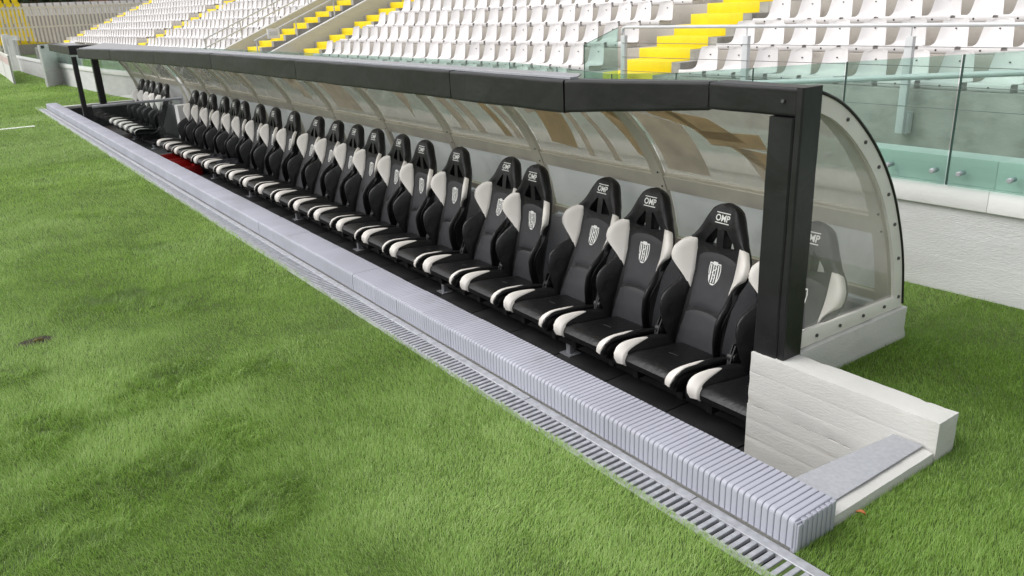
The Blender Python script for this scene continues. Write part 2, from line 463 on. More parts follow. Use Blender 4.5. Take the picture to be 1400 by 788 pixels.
# perimeter wall between pitch and stand -------------------------------------------------
WALL = [(4.0, 4.84), (-2.0, 4.61), (-14.0, 4.18), (-19.6, 3.86), (-22.4, 3.58), (-27.7, 3.25), (-38.0, 3.06), (-41.0, 3.4), (-60.0, 5.4)]
def wall_y(x):
    xs = [-p[0] for p in WALL]; return float(np.interp(-x, xs, [p[1] for p in WALL]))
pw = thing('perimeter_wall', 'low pale grey pitchside wall with white coping behind the dugout', 'wall', (-2, 4.61, 0))
for (xa, ya), (xb, yb) in zip(WALL[:-1], WALL[1:]):
    m = MB()
    nseg = max(1, int(abs(xb-xa)/.6))
    for k in range(nseg):
        t0, t1 = k/nseg, (k+1)/nseg
        p = (xa+(xb-xa)*t0, ya+(yb-ya)*t0); q = (xa+(xb-xa)*t1, ya+(yb-ya)*t1)
        zs = [-.05, .11, .2, .33, .42, .505]
        for i in range(5):                                    # cast in board courses, each a few millimetres in or out
            o = .0006*(i % 2)+.001*noise.noise(Vector((i*3.1, 1.7, 0)))
            c = [(p[0], p[1]-o, zs[i]), (q[0], q[1]-o, zs[i]), (q[0], q[1]+.22, zs[i]), (p[0], p[1]+.22, zs[i]),
                 (p[0], p[1]-o, zs[i+1]), (q[0], q[1]-o, zs[i+1]), (q[0], q[1]+.22, zs[i+1]), (p[0], p[1]+.22, zs[i+1])]
            m.hexa(c)
    m.build('wall_body', M_wallgrey, pw)
    c = MB()
    e = .025
    c.hexa([(xa, ya-e, .505), (xb, yb-e, .505), (xb, yb+.26, .505), (xa, ya+.26, .505),
            (xa, ya-e, .628), (xb, yb-e, .628), (xb, yb+.26, .628), (xa, ya+.26, .628)])
    c.build('coping', M_wallwhite, pw, bevel=.006)
    c = MB().hexa([(xa, ya+.03, .629), (xb, yb+.03, .629), (xb, yb+.20, .629), (xa, ya+.20, .629), (xa, ya+.03, .785), (xb, yb+.03, .785), (xb, yb+.20, .785), (xa, ya+.20, .785)])
    c.build('upstand', M_wallwhite, pw, bevel=.006)

# glass on the wall, pane by pane, with round stand-off fixings
gb = thing('glass_balustrade', 'green-tinted frameless glass balustrade bolted along the pitchside wall', 'balustrade', (-2, 4.6, .6))
bolt_me = MB().tube([(0, .045, 0), (0, -.018, 0), (0, -.021, 0)], [.014, .014, .011], 14).mesh('fixing', M_steel, smooth='auto')
def top_z(x):
    if x > -4.9: return 1.14+.0845*(x+4.66) if x > -4.66 else 1.14
    return min(1.195, 1.14+(-4.9-x)*.05)
PW = .674
x = 3.15
while x > -40:
    xa, xb = x, x-PW+.016
    ya, yb = wall_y(xa)-.012+.0, wall_y(xb)-.012
    za, zb = top_z(xa), top_z(xb); z0 = .634
    th = .012
    P = MB().hexa([(xb, yb-.03, z0), (xa, ya-.03, z0), (xa, ya-.03+th, z0), (xb, yb-.03+th, z0),
                   (xb, yb-.03, zb), (xa, ya-.03, za), (xa, ya-.03+th, za), (xb, yb-.03+th, zb)])
    pane = P.build('pane', M_glass, gb)
    if -27.4 > x > -28.2: pass
    if x > -6 or x < -20.5:
        e = MB()
        e.bar((xb-.002, yb-.024, z0), (xb-.002, yb-.024, zb), .003, .012)
        e.build('edge', M_edge, pane)
    if x > -5:
        for t in (.1, .5, .9):
            bx = xa+(xb-xa)*t; by = ya+(yb-ya)*t-.03
            link('fixing', bolt_me, pane, Vector((bx, by, .705))-origin_of(pane))
    x -= PW
tr = MB().tube([(-4.9, 4.80, 1.03), (-3.704, 4.85, 1.101), (-2.037, 4.88, 1.233), (2.0, 5.02, 1.55)], .019, 10)
for px in (-4.4, -1.2, 1.5):
    z = 1.101+(px+3.704)*.079
    tr.tube([(px, wall_y(px)+.2, .6), (px, wall_y(px)+.2, z)], .014, 8)
tag(tr.build('ramp_handrail', M_rail, None, smooth='auto'), 'thin pale tube handrail rising to the right behind the glass', 'handrail')

# walkway between wall and stand
m = MB()
for (xa, ya), (xb, yb) in zip(WALL[:-1], WALL[1:]):
    m.add([(xa, ya+.1, .06), (xb, yb+.1, .06), (xb, 16, .06), (xa, 16, .06)], [(0, 1, 2, 3)])
m.add([(4, 4.9, .06), (40, 6.5, .06), (40, 16, .06), (4, 16, .06)], [(0, 1, 2, 3)])
tag(m.build('walkway', M_concfront), kind='structure')

# ------------------------------------------------------------------ the stand
SK = .045
def S(x, t, z): return (x, t+SK*(x+4), z)
def sbox(m, x0, x1, t0, t1, z0, z1, mi=0):
    return m.hexa([S(x0, t0, z0), S(x1, t0, z0), S(x1, t1, z0), S(x0, t1, z0), S(x0, t0, z1), S(x1, t0, z1), S(x1, t1, z1), S(x0, t1, z1)], mi)
T0, TREAD, RISE, Z0 = 8.5, .75, .30, .675
NROW = 11
st = thing('grandstand', 'concrete grandstand terraces rising behind the pitchside wall', 'grandstand', (-4, 8.5, 0))
VOM = (-23.75, -21.0)
for r in range(-1, NROW):
    spans = [(-54.0, VOM[0]), (VOM[1], -9.35), (-8.2, 9.0)] if r < 0 else [(-54.0, VOM[0]), (VOM[1], 9.0)]
    if r < 0: spans = spans[:2]
    for xa, xb in spans:
        m = MB(); sbox(m, xa, xb, T0+TREAD*r, T0+TREAD*(r+1)+.02, -.1 if r < 1 else Z0+RISE*r-.6, Z0+RISE*r)
        m.build('terrace_step', M_concfront if r <= 0 else M_conc, st, bevel=.008)
m = MB()
sbox(m, VOM[0], VOM[1], 7.9, 12.5, -.1, .3); sbox(m, VOM[0], VOM[1], 12.5, 12.8, -.1, 4.0)
for k in range(14):
    sbox(m, VOM[0]+.9, VOM[1]-.14, 8.6+.3*k, 12.5, .3+.12*k, .3+.12*(k+1))
m.build('tunnel_stair', M_conc, st)
AISLES = [(-9.3, -8.3), (-20.78, -19.85), (-24.75, -23.8), (-37.0, -35.9), (-52.8, -51.2)]
for ai, (xa, xb) in enumerate(AISLES):
    for k in range(21):
        t = T0-.38+.375*k; z = Z0-.145+.15*k
        if ai in (1, 3, 4) and k == 0: continue
        m = MB(); sbox(m, xa, xb, t, t+.40, z-.16, z+.004)
        m.build('yellow_step', M_yellow, st, bevel=.006)
    m = MB()
    for k in range(21):
        t = T0-.38+.375*k; z = Z0-.145+.15*k
        sbox(m, xb, xb+.16, t, t+.40, z-.16, z-.004)
    m.build('stair_side', M_concfront, st)

# parapets and handrails by the tunnel
def parapet(x, label, zoff=0, rails=2):
    t = thing('stair_parapet', label, 'parapet', S(x, 8.0, 0))
    a, b = (7.6, .55+zoff), (13.6, 3.05+zoff)
    m = MB(); w = .16
    pts = [(7.4, 0), (7.4, .62+zoff), (7.9, .78+zoff), (13.6, 3.15+zoff), (13.6, 0)]
    m.prism([S(x-w/2, p[0], p[1]) for p in pts], (w, SK*w, 0))
    m.build('wall_body', M_whiteconc if zoff else M_conc, t, bevel=.01)
    zt = lambda q: .78+zoff+(q-7.9)*.4158
    for h in ((.28, .52) if rails == 2 else (.45,)):
        MB().tube([S(x, 7.7, zt(7.7)+h), S(x, 13.4, zt(13.4)+h)], .02, 8).build('rail', M_rail, t, smooth='auto')
    for q in np.arange(7.75, 13.4, 1.1):
        MB().tube([S(x, q, zt(q)-.1), S(x, q, zt(q)+(.52 if rails == 2 else .45))], .019, 8).build('post', M_rail, t, smooth='auto')
    return t
parapet(-21.0, 'sloping concrete stair parapet with a tube rail left of the middle yellow stairs', -.05, 1)
parapet(-25.0, 'sloping stair parapet with two tube rails and slim posts at the tunnel', -.12, 2)
sg = thing('small_notice', 'small pale notice plate fixed to the tunnel parapet rail', 'sign', S(-20.95, 8.2, 1.25))
MB().box(-.02, .02, -.16, .16, -.12, .12).build('plate', M_white, sg, bevel=.004, local=True)
MB().box(.0205, .0215, -.11, .11, -.05, .05).build('print', M_rail, sg, local=True)

# front railing of the right-hand block
fr = thing('front_railing', 'pale grey tube railing with wires along the front of the stand', 'railing', S(-6.6, 8.3, 0))
ft = 8.36
def Sv(x, z, t=ft): return S(x, t, z)
MB().tube([Sv(-8.75, 1.25), Sv(-8.75, 1.305), Sv(-8.70, 1.33), Sv(6, 1.33)], .022, 10).build('handrail', M_rail, fr, smooth='auto')
for px in (-8.72, -6.65, -4.63, -2.6, -.5, 1.6):
    m = MB(); c = Sv(px, 0)
    m.box(c[0]-.042, c[0]+.042, c[1]-.03, c[1]+.03, .23, 1.22)
    p = m.build('post', M_rail, fr, bevel=.006)
    MB().tube([(c[0], c[1], 1.22), (c[0], c[1], 1.32)], .008, 6).build('pin', M_rail, p)
    MB().box(c[0]-.055, c[0]+.055, c[1]+.031, c[1]+.13, .22, .45).build('bracket', M_rail, p, bevel=.004)
for z in (1.12, .93, .74, .52):
    MB().tube([Sv(-8.72, z, ft-.032), Sv(6, z, ft-.032)], .004, 5).build('wire', M_wire, fr)

# small slanted glass beside the near stairs
sp = thing('stair_glass_screen', 'small glass screen with slanted top at the foot of the yellow stairs', 'glass screen', (-9, 7.9, .06))
MB().hexa([(-9.30, 7.90, .1), (-8.62, 7.93, .1), (-8.62, 7.942, .1), (-9.30, 7.912, .1), (-9.30, 7.90, 1.10), (-8.62, 7.93, 1.33), (-8.62, 7.942, 1.33), (-9.30, 7.912, 1.10)]).build('pane', M_glass, sp)
MB().bar((-9.305, 7.906, .1), (-9.305, 7.906, 1.10), .006, .016).bar((-9.30, 7.906, 1.103), (-8.62, 7.936, 1.333), .016, .005).build('edge', M_edge, sp)

# ------------------------------------------------------------------ spectator seats
def stadium_seat_mesh(nu=8, simple=False):
    path = catmull([(.02, .005), (.0, .03), (.0, .075), (.02, .088), (.10, .082), (.24, .075), (.30, .085), (.33, .12), (.355, .21), (.375, .31), (.385, .365), (.40, .375)], 2 if simple else 3)
    n = len(path)
    wid = [(0, .20), (.35, .212), (.5, .208), (.6, .186), (.72, .167), (.9, .138), (.97, .12), (1, .09)]
    Fg, Bg = [], []
    for i, (y, z) in enumerate(path):
        t = i/(n-1); w = lerp_tab(wid, t)
        fr_, bk = [], []
        for k in range(nu+1):
            s = -1+2*k/nu
            back = sstep((t-.52)/.12)
            dish = (1-s*s)
            yy = y+back*.045*dish*(1-.6*sstep((t-.85)/.15)) ; zz = z-(1-back)*.022*dish*sstep((t-.28)/.1)
            if t > .9: zz -= .03*abs(s)**4*(t-.9)/.1
            fr_.append((s*w, yy, zz))
            tx = -.012 if back < .5 else 0
            bk.append((s*w*.985, yy+.012*back+.004, zz+tx if t > .12 else zz-.0))
        Fg.append(fr_); Bg.append(bk)
    m = MB(); m.slab(Fg, Bg)
    if not simple:      # moulded skirt under the pan
        m.box(-.185, .185, .03, .30, 0, .062)
    else:
        m.box(-.18, .18, .03, .28, 0, .06)
    return m
seat_me = stadium_seat_mesh(8).mesh('stadium_seat', M_seat, smooth='auto')
dot_me = MB().tube([(0, .012, .045), (0, -.006, .045)], .011, 8).mesh('bolt', M_dark)
backdot_me = MB().tube([(0, .395, .262), (0, .412, .262)], .008, 6).mesh('back_bolt', M_dark)
CR = np.array(CAM_R)
def proj(p):
    c = CR.T @ (np.array(p, float)-np.array([0, 0, CAM_Z]))
    return (700+1090.98*c[0]/c[2], 394+1090.98*c[1]/c[2], c[2])
slots = []
PITCH = .472
for r in range(-1, NROW-1):
    blocks = [(-51.0, -37.15, 'far'), (-35.7, -24.9-.25, 'left'), (-19.7, -9.45, 'middle'), (-8.13, 6.0, 'near')]
    if r < 0: blocks = blocks[:3]
    for xa, xb, nm in blocks:
        n = int((xb-xa)/PITCH)
        off = (xb-xa-n*PITCH)/2
        for k in range(n):
            x = xb-off-PITCH*(k+.5)
            p = S(x, T0+.045+TREAD*r, Z0+RISE*r)
            u, v, d = proj(add3(p, (0, .2, .2)))
            if d < 1 or u < -150 or u > 1550 or v > 260: continue
            if v < -60: continue
            slots.append((d, x, r, nm, p, u, v, (n-k if nm == 'near' else k+1)))
slots.sort(key=lambda q: q[0])
ROWN = {-1: 'lowest row', 0: 'front row', 1: 'second row', 2: 'third row', 3: 'fourth row', 4: 'fifth row', 5: 'sixth row', 6: 'seventh row', 7: 'eighth row', 8: 'ninth row', 9: 'tenth row'}
BLKN = {'near': 'right of the near yellow stairs', 'middle': 'left of the near yellow stairs', 'left': 'left of the tunnel rails', 'far': 'left of the far yellow stairs'}
ORD = 'first second third fourth fifth sixth seventh eighth ninth tenth eleventh twelfth thirteenth fourteenth fifteenth sixteenth seventeenth eighteenth nineteenth twentieth'.split()
def ordinal(n):
    if n <= 20: return ORD[n-1]
    return ['twenty', 'thirty', 'forty'][n//10-2]+'-'+ORD[n % 10-1] if n % 10 else ['', '', '', 'thirtieth', 'fortieth'][n//10]
rest = MB(); lo_ = stadium_seat_mesh(3, True)
vis = [q for q in slots if -20 < q[5] < 1420 and q[6] > -25]
first = set(id(q) for q in vis[:300])
for q in slots:
    d, x, r, nm, p, u, v, nth = q
    rz = SK+random.uniform(-.025, .025)
    if id(q) in first:
        o = link('stadium_seat', seat_me, None, p, (random.uniform(-.015, .015), 0, rz))
        tag(o, 'white stand seat, %s of the %s %s' % (ordinal(nth), ROWN[r], BLKN[nm]), 'seat', 'white stand seats')
        if d < 15: link('bolt', dot_me, o); link('back_bolt', backdot_me, o)
    else:
        c, s_ = math.cos(rz), math.sin(rz)
        rest.add([(p[0]+a*c-b*s_, p[1]+a*s_+b*c, p[2]+z) for a, b, z in lo_.v], lo_.f)
if rest.v:
    o = rest.build('stadium_seat_rows', M_seat, None, smooth='auto')
    tag(o, 'far rows of white plastic stand seats reading as one mass', 'seats', kind='stuff')

# ================================================================== THE DUGOUT
KY0, KY1, KZ = 1.915, 2.125, .122

# ---- ribbed kerb cover
kb = thing('dugout_kerb', 'long kerb clad in ribbed light grey rubber covers along the dugout front', 'kerb', (-1.25, KY0, 0))
MB().box(X_FAR+.01, X_END-.012, KY0+.02, KY1-.012, FLOOR-.1, KZ-.02).build('kerb_body', M_whiteconc, kb)
RIB, NR = .0250, 12
TL = RIB*NR
def cover_mesh(n=NR):
    path = [(KY1-.002, .03), (KY1, KZ-.012), (KY1-.008, KZ)] + [(KY0+.017, KZ), (KY0+.008, KZ-.0025), (KY0+.0025, KZ-.008), (KY0, KZ-.018)] + [(KY0-.001, .016)]
    nor = [(1, 0), (.9, .4), (.3, 1), (0, 1), (-.4, .9), (-.8, .6), (-1, .1), (-1, 0)]
    xs = []
    for r in range(n):
        b = -r*RIB
        xs += [(b, 1), (b-.0017, 1), (b-.0021, .2), (b-.0034, 0), (b-.0060, -.04), (b-RIB+.0042, -.04), (b-RIB+.0022, 0), (b-RIB+.0009, .2), (b-RIB+.0006, 1)]
    xs.append((-n*RIB, 1))
    P = []
    for x, d in xs:
        row = []
        for (y, z), (a, b) in zip(path, nor):
            l = math.hypot(a, b); k = .0065*d
            row.append((x, y-a/l*k-KY0, z-b/l*k))
        P.append(row)
    m = MB(); m.grid(P)
    return m.mesh('cover_tile', M_kerb, smooth='auto')
cov = cover_mesh()
nt = int((X_END-X_FAR)/TL)
for i in range(nt):
    link('cover_tile', cov, kb, Vector((X_END-.004-TL*i, KY0+random.uniform(-.0015, .0015), random.uniform(-.001, .0012)))-origin_of(kb), (0, 0, random.uniform(-.002, .002)))
# ribbed end cap on the near end
m = MB()
for k in range(8):
    y0 = KY0+.006+k*.0255; z1 = KZ-.004-(.010 if k == 0 else 0)
    m.box(X_END-.01, X_END+.010, y0, y0+.0215, .002, z1)
m.build('end_cap', M_kerb, kb, bevel=.004)
MB().box(X_END-.014, X_END+.002, KY0+.004, KY1-.004, .0, KZ-.008).build('end_cap_backing', M_kerb, kb)

# ---- slotted drain
dr = thing('drain_channel', 'galvanised slotted drain channel between turf and kerb', 'drain', (-1.25, 1.83, 0))
GY0, GY1 = 1.752, 1.913
MB().box(X_FAR-.1, .4, GY0+.004, GY1-.004, -.14, -.12).box(X_FAR-.1, .4, GY0, GY0+.004, -.14, .0).box(X_FAR-.1, .4, GY1-.004, GY1, -.14, .0).build('channel', M_dark, dr)
def grate_mesh(L=1.0, pitch=.0333):
    m = MB()
    z0, z1 = -.012, .006
    m.box(-L+.002, -.001, GY0+.0, GY0+.030, z0, z1)
    m.box(-L+.002, -.001, GY1-.042, GY1-.001, z0, z1)
    n = int(L/pitch)
    for k in range(n):
        x = -k*pitch
        m.box(x-.0215, x-.002, GY0+.031, GY1-.043, z0, z1-.0015)
    return m.mesh('grate', M_steel, bevel=.0018, seg=1)
gm = grate_mesh()
for i in range(21):
    link('grate', gm, dr, Vector((.35-1.0*i, 0, random.uniform(-.001, .001)))-origin_of(dr), None)

# ---- white concrete end wall and low sill
ew = thing('end_wall', 'white painted board-marked concrete wall at the near end of the dugout', 'wall', (-1.7, 2.9, 0))
rough_box('wall_top', M_whiteconc, ew, -2.118, X_END, 2.772, 2.912, -.10, .163, .025, .0004, .004, .005, 3, grooves=(-.025, .065))
rough_box('wall_face', M_whiteconc, ew, -2.118, X_END, 2.772, 2.790, FLOOR-.05, -.1005, .05, .0003, .0, .0, 4, grooves=(-.43, -.27, -.175))
MB().box(-1.93, X_END-.01, 2.792, 2.905, FLOOR-.05, -.102).build('wall_core', M_whiteconc, ew)
sl = thing('pit_sill', 'low cream concrete sill with a grey metal plate closing the dugout pit', 'sill', (-1.35, 2.5, 0))
rough_box('sill_body', M_whiteconc, sl, -1.43, X_END+.002, KY1+.004, 2.770, FLOOR-.05, .045, .05, .003, .008, .004, 7)
MB().add([(-1.475, KY1+.01, .046), (-1.295, KY1+.01, .050), (-1.295, 2.766, .050), (-1.415, 2.766, .046), (-1.475, KY1+.01, .051), (-1.295, KY1+.01, .055), (-1.295, 2.766, .055), (-1.415, 2.766, .051)],
         [(3,2,1,0),(4,5,6,7),(0,1,5,4),(1,2,6,5),(2,3,7,6),(3,0,4,7)]).build('cover_plate', M_plate, sl, bevel=.0015)
MB().box(-1.56, -1.435, KY1+.01, 2.765, -.12, -.112).build('lower_step_plate', M_plate, sl)
fs = thing('far_sill', 'pale concrete edge closing the far end of the dugout pit', 'sill', (X_FAR, 2.5, 0))
MB().box(X_FAR-.12, X_FAR+.06, KY1-.1, 3.8, -.03, .03).build('sill_body', M_whiteconc, fs, bevel=.01)
MB().box(X_FAR-.10, X_FAR+.05, KY1-.1, 3.69, FLOOR, -.031).build('rubber_lining', M_floor, fs)

# low base walls under the shelter
bw = thing('shelter_base_wall', 'low white painted concrete plinth under the curved side and back of the shelter', 'wall', (-2, 3.4, 0))
rough_box('side_plinth', M_whiteconc, bw, -2.12, -1.95, 2.915, 3.80, FLOOR, .172, .05, .004, .012, .006, 11, grooves=(.06,))
MB().box(X_FAR+.3, -2.121, 3.70, 3.80, FLOOR, .15).build('back_plinth', M_plate, bw, bevel=.008)

# ---- the shelter
sh = thing('dugout_shelter', 'long team dugout shelter with black padded canopy edge and clear curved back', 'shelter', (-2.1, 2.9, 0))
PROF = catmull([(2.66, 1.345), (2.90, 1.305), (3.12, 1.215), (3.35, 1.035), (3.53, .82), (3.645, .60), (3.715, .40), (3.76, .16)], 8)   # (y, z) front to back
SEG = np.sqrt(((PROF[1:]-PROF[:-1])**2).sum(1)); CUM = np.concatenate([[0], np.cumsum(SEG)]); CUM /= CUM[-1]
def pr(t): return (float(np.interp(t, CUM, PROF[:, 0])), float(np.interp(t, CUM, PROF[:, 1])))
def prn(t):
    a, b = pr(max(0, t-.01)), pr(min(1, t+.01)); d = (b[0]-a[0], b[1]-a[1]); l = math.hypot(*d)
    return (-d[1]/l, d[0]/l)                     # outward (up and back)
def pt(t, off=0):
    p, n = pr(t), prn(t); return (p[0]+n[0]*off, p[1]+n[1]*off)
T_RAIL = float(np.interp(-.645, -PROF[:, 1], CUM))
T_LOW = float(np.interp(-.235, -PROF[:, 1], CUM))
def band(m, x0, x1, t0, t1, o0, o1, n=14, mi=0):
    F = [[(x0, *pt(t0+(t1-t0)*i/n, o1)), (x1, *pt(t0+(t1-t0)*i/n, o1))] for i in range(n+1)]
    B = [[(x0, *pt(t0+(t1-t0)*i/n, o0)), (x1, *pt(t0+(t1-t0)*i/n, o0))] for i in range(n+1)]
    return m.slab(F, B, mi)
RIBS = [-2.06] + [-3.53-1.27*k for k in range(10)]
for k, x in enumerate(RIBS):
    w = .045 if k else .035
    t0_ = .0 if k else .15
    rb = band(MB(), x-w, x+w, t0_, 1, -.034, -.006).build('rib', M_frame, sh, smooth='auto')
    band(MB(), x-.014, x+.014, t0_+.02, .98, .006, .012).build('cover_strip', M_frame, rb, smooth='auto')
    for t in (T_RAIL-.03, T_RAIL+.03):
        y, z = pt(t, -.034); MB().tube([(x+.02, y, z), (x+.02, y-.006, z-.003)], .006, 6).build('screw', M_wire, rb)
decals = {
 0: [(M_decal, [(-3.46, .97), (-2.95, .97), (-3.02, .80), (-3.50, .78)]), (M_decal, [(-3.48, .80), (-3.15, .74), (-2.98, .46), (-3.30, .60)]),
     (M_decal, [(-3.16, .66), (-2.88, .62), (-2.72, .40), (-3.0, .40)]), (M_decal, [(-3.02, .47), (-2.60, .50), (-2.60, .36), (-2.98, .34)]),
     (M_decal, [(-2.86, .36), (-2.46, .30), (-2.48, .06), (-2.56, .05)]), (M_decal2, [(-3.46, .62), (-3.12, .52), (-3.10, .04), (-3.44, .04)]),
     (M_decal, [(-2.95, .97), (-2.72, .98), (-2.74, .93), (-2.95, .90)]), (M_decal2, [(-2.80, .34), (-2.72, .34), (-2.58, .03), (-2.70, .03)])],
 1: [(M_decal2, [(-4.66, .98), (-4.46, .98), (-4.20, .40), (-4.64, .30)]), (M_decal2, [(-4.18, .98), (-4.10, .98), (-4.12, .02), (-4.18, .02)]),
     (M_decal2, [(-4.10, .98), (-4.06, .98), (-3.86, .02), (-3.92, .02)]), (M_decal, [(-4.5, .40), (-4.22, .34), (-4.28, .06), (-4.56, .08)]),
     (M_decal, [(-3.80, .62), (-3.58, .70), (-3.58, .30), (-3.82, .50)]), (M_decal, [(-3.78, .46), (-3.58, .50), (-3.58, .06), (-3.66, .10)])],
 2: [(M_decal2, [(-5.95, .60), (-5.80, .62), (-5.66, .05), (-5.80, .05)]), (M_decal2, [(-5.72, .60), (-5.60, .60), (-5.42, .05), (-5.54, .05)]),
     (M_decal2, [(-5.52, .66), (-5.30, .60), (-5.26, .50), (-5.50, .54)]), (M_decal, [(-5.32, .56), (-5.22, .56), (-5.06, .06), (-5.16, .06)]), (M_decal2, [(-5.14, .52), (-5.04, .52), (-4.92, .06), (-5.0, .06)])],
 3: [(M_decal2, [(-7.16, .95), (-6.92, .96), (-6.80, .55), (-7.22, .30)]), (M_decal2, [(-6.86, .97), (-6.80, .97), (-6.78, .42), (-6.83, .42)]), (M_decal2, [(-6.72, .97), (-6.30, .97), (-6.32, .50), (-6.60, .08)])],
 4: [(M_decal2, [(-8.42, .90), (-7.95, .92), (-7.72, .04), (-8.36, .04)]), (M_decal2, [(-7.75, .90), (-7.46, .90), (-7.46, .80), (-7.72, .80)])],
 5: [(M_decal2, [(-9.75, .95), (-9.50, .95), (-9.18, .35), (-9.36, .15)]), (M_decal2, [(-9.18, .97), (-9.10, .97), (-9.12, .30), (-9.2, .30)]), (M_decal2, [(-9.3, .32), (-9.0, .40), (-9.0, .08), (-9.24, .10)])],
 6: [(M_decal2, [(-10.9, .96), (-10.4, .96), (-10.2, .35), (-10.8, .40)]), (M_decal2, [(-11.1, .9), (-10.98, .9), (-10.98, .1), (-11.04, .1)])],
 7: [(M_decal2, [(-12.3, .96), (-12.1, .96), (-11.9, .1), (-12.0, .1)]), (M_decal2, [(-11.9, .96), (-11.8, .96), (-11.6, .1), (-11.7, .1)]), (M_decal2, [(-11.7, .6), (-11.4, .6), (-11.3, .1), (-11.4, .1)])],
 8: [(M_decal2, [(-13.5, .9), (-13.4, .9), (-13.3, .1), (-13.4, .1)]), (M_decal2, [(-13.2, .9), (-13.1, .9), (-13.0, .1), (-13.1, .1)])]}
for k in range(len(RIBS)-1):
    xa, xb = RIBS[k]-(.046 if k else .036), RIBS[k+1]+.046
    up = band(MB(), xb, xa, .0 if k else .15, T_RAIL-.006, -.003, .001, 18).build('upper_panel', M_poly, sh, smooth='auto')
    band(MB(), xb, xa, T_RAIL+.05, T_LOW, -.004, .001, 8).build('lower_panel', M_lower, sh, smooth='auto')
    band(MB(), xb, xa, T_RAIL-.012, T_RAIL+.048, -.028, -.004, 3).build('rail', M_frame, sh, smooth='auto')
    band(MB(), xb, xa, T_RAIL-.022, T_RAIL-.014, -.016, -.004, 2).build('rail_lip', M_frame, sh)
    band(MB(), xb, xa, T_LOW+.002, T_LOW+.028, -.028, -.004, 3).build('rail', M_frame, sh, smooth='auto')
    band(MB(), xb, xa, T_LOW+.03, .998, -.004, .001, 2).build('skirting_panel', M_lower, sh)
    for mt, q in decals.get(k, []):
        N_ = 8
        def dq(i, j):
            a, b = i/N_, j/N_
            x = (q[0][0]*(1-b)+q[1][0]*b)*(1-a)+(q[3][0]*(1-b)+q[2][0]*b)*a
            s = (q[0][1]*(1-b)+q[1][1]*b)*(1-a)+(q[3][1]*(1-b)+q[2][1]*b)*a
            t = (T_RAIL-.02)*(1-s)+(.02 if k else .2)*s
            return (x, t)
        F = [[(dq(i, j)[0], *pt(dq(i, j)[1], -.0045)) for j in range(N_+1)] for i in range(N_+1)]
        B = [[(dq(i, j)[0], *pt(dq(i, j)[1], -.0055)) for j in range(N_+1)] for i in range(N_+1)]
        MB().slab(F, B).build('film_letter', mt, up)

# curved side window
def ring_pts(off, n=26): return [pt(.150+(.985-.150)*i/n, off) for i in range(n+1)]
SXo, SXi = -1.975, -1.990
sd = MB()
outer, inner = ring_pts(.012), ring_pts(-.062)
sd.slab([[(SXo, *p) for p in outer], [(SXo, *p) for p in inner]], [[(SXi, *p) for p in outer], [(SXi, *p) for p in inner]])
side = sd.build('side_window', M_framewhite, sh, smooth='auto')
y0, z0 = 2.98, .176
MB().hexa([(SXi+.001, 2.90, .176), (SXo+.001, 2.90, .176), (SXo+.001, 3.775, .172), (SXi+.001, 3.775, .172), (SXi+.001, 2.90, .256), (SXo+.001, 2.90, .256), (SXo+.001, 3.735, .240), (SXi+.001, 3.735, .240)]).build('bottom_rail', M_framewhite, side, bevel=.003)
MB().box(SXi-.02, SXi-.003, 2.98, 3.76, .20, .235).build('inner_rail', M_framewhite, side)
poly = [(SXi-.002, *p) for p in ring_pts(-.03)] + [(SXi-.002, 2.99, .20)]
MB().prism(poly, (-.004, 0, 0)).build('pane', M_polyside, side)
MB().tube([(SXo+.001, *p) for p in ring_pts(.016)], .0075, 6).build('rubber_trim', M_blackplastic, side, smooth=True)
screw_me = MB().tube([(0, 0, 0), (.006, 0, 0)], .0085, 10).tube([(.006, 0, 0), (.009, 0, 0)], .004, 6).mesh('screw', M_wire)
for t in (.29, .40, .505, .61, .715, .83, .955):
    p = pt(t, -.022); link('screw', screw_me, side, Vector((SXo, *p))-origin_of(side))
for y in (3.05, 3.23, 3.42, 3.60):
    link('screw', screw_me, side, Vector((SXo+.002, y, .212))-origin_of(side))

# black padded post and canopy edge pads
def pad(name, parent, p, q, h0, h1, th, res=.09, amp=.004, seed=0, zp=None):
    """soft vinyl-covered foam beam from p to q (plan points), top/bottom heights at each end"""
    p, q = Vector(p), Vector(q); d = q-p; L = d.length; d = d/L; nrm = Vector((d.y, -d.x))
    n = max(4, int(L/res)); ring = []
    H = lambda f: (h0[0]+(h1[0]-h0[0])*f, h0[1]+(h1[1]-h0[1])*f)
    m = MB(); rows = []
    for i in range(n+1):
        f = i/n; c = p+d*(L*f); zb, zt = H(f)
        e = min(i, n-i)
        sq = .004 if e == 0 else 0
        r = .009; k_ = .007
        sec = [(0, zb+r), (0, zb+r+k_), (0, zb+(zt-zb)*.5), (0, zt-r-k_), (0, zt-r), (r*.3, zt-r*.3), (r, zt), (r+k_, zt), (th-r-k_, zt), (th-r, zt), (th, zt-r), (th, zb+r), (th-r, zb), (r+k_, zb), (r, zb), (r*.3, zb+r*.3)]
        row = []
        for a, z in sec:
            w = noise.noise(Vector((c.x*3.1, a*9+seed, z*7)))*amp+noise.noise(Vector((c.x*14, c.y*14, z*18+seed)))*amp*.45
            o = a+w+(sq if a < th/2 else -sq)
            pos = c-nrm*o
            row.append((pos.x, pos.y, z+w*.7))
        rows.append(row+[row[0]])
    m.grid(rows)
    m.add(rows[0][:-1], [tuple(range(16))]); m.add(rows[-1][:-1], [tuple(range(16))[::-1]])
    return m.build(name, M_vinyl, parent, smooth='auto', weld=True)
Q, R_ = (-2.45, 2.802), (-3.20, 2.585)
pad('fascia_pad', sh, Q, (-2.002, 2.802), (1.222, 1.341), (1.222, 1.341), .12, seed=1)
pad('fascia_pad', sh, R_, (-2.456, 2.800), (1.172, 1.332), (1.216, 1.340), .11, seed=2)
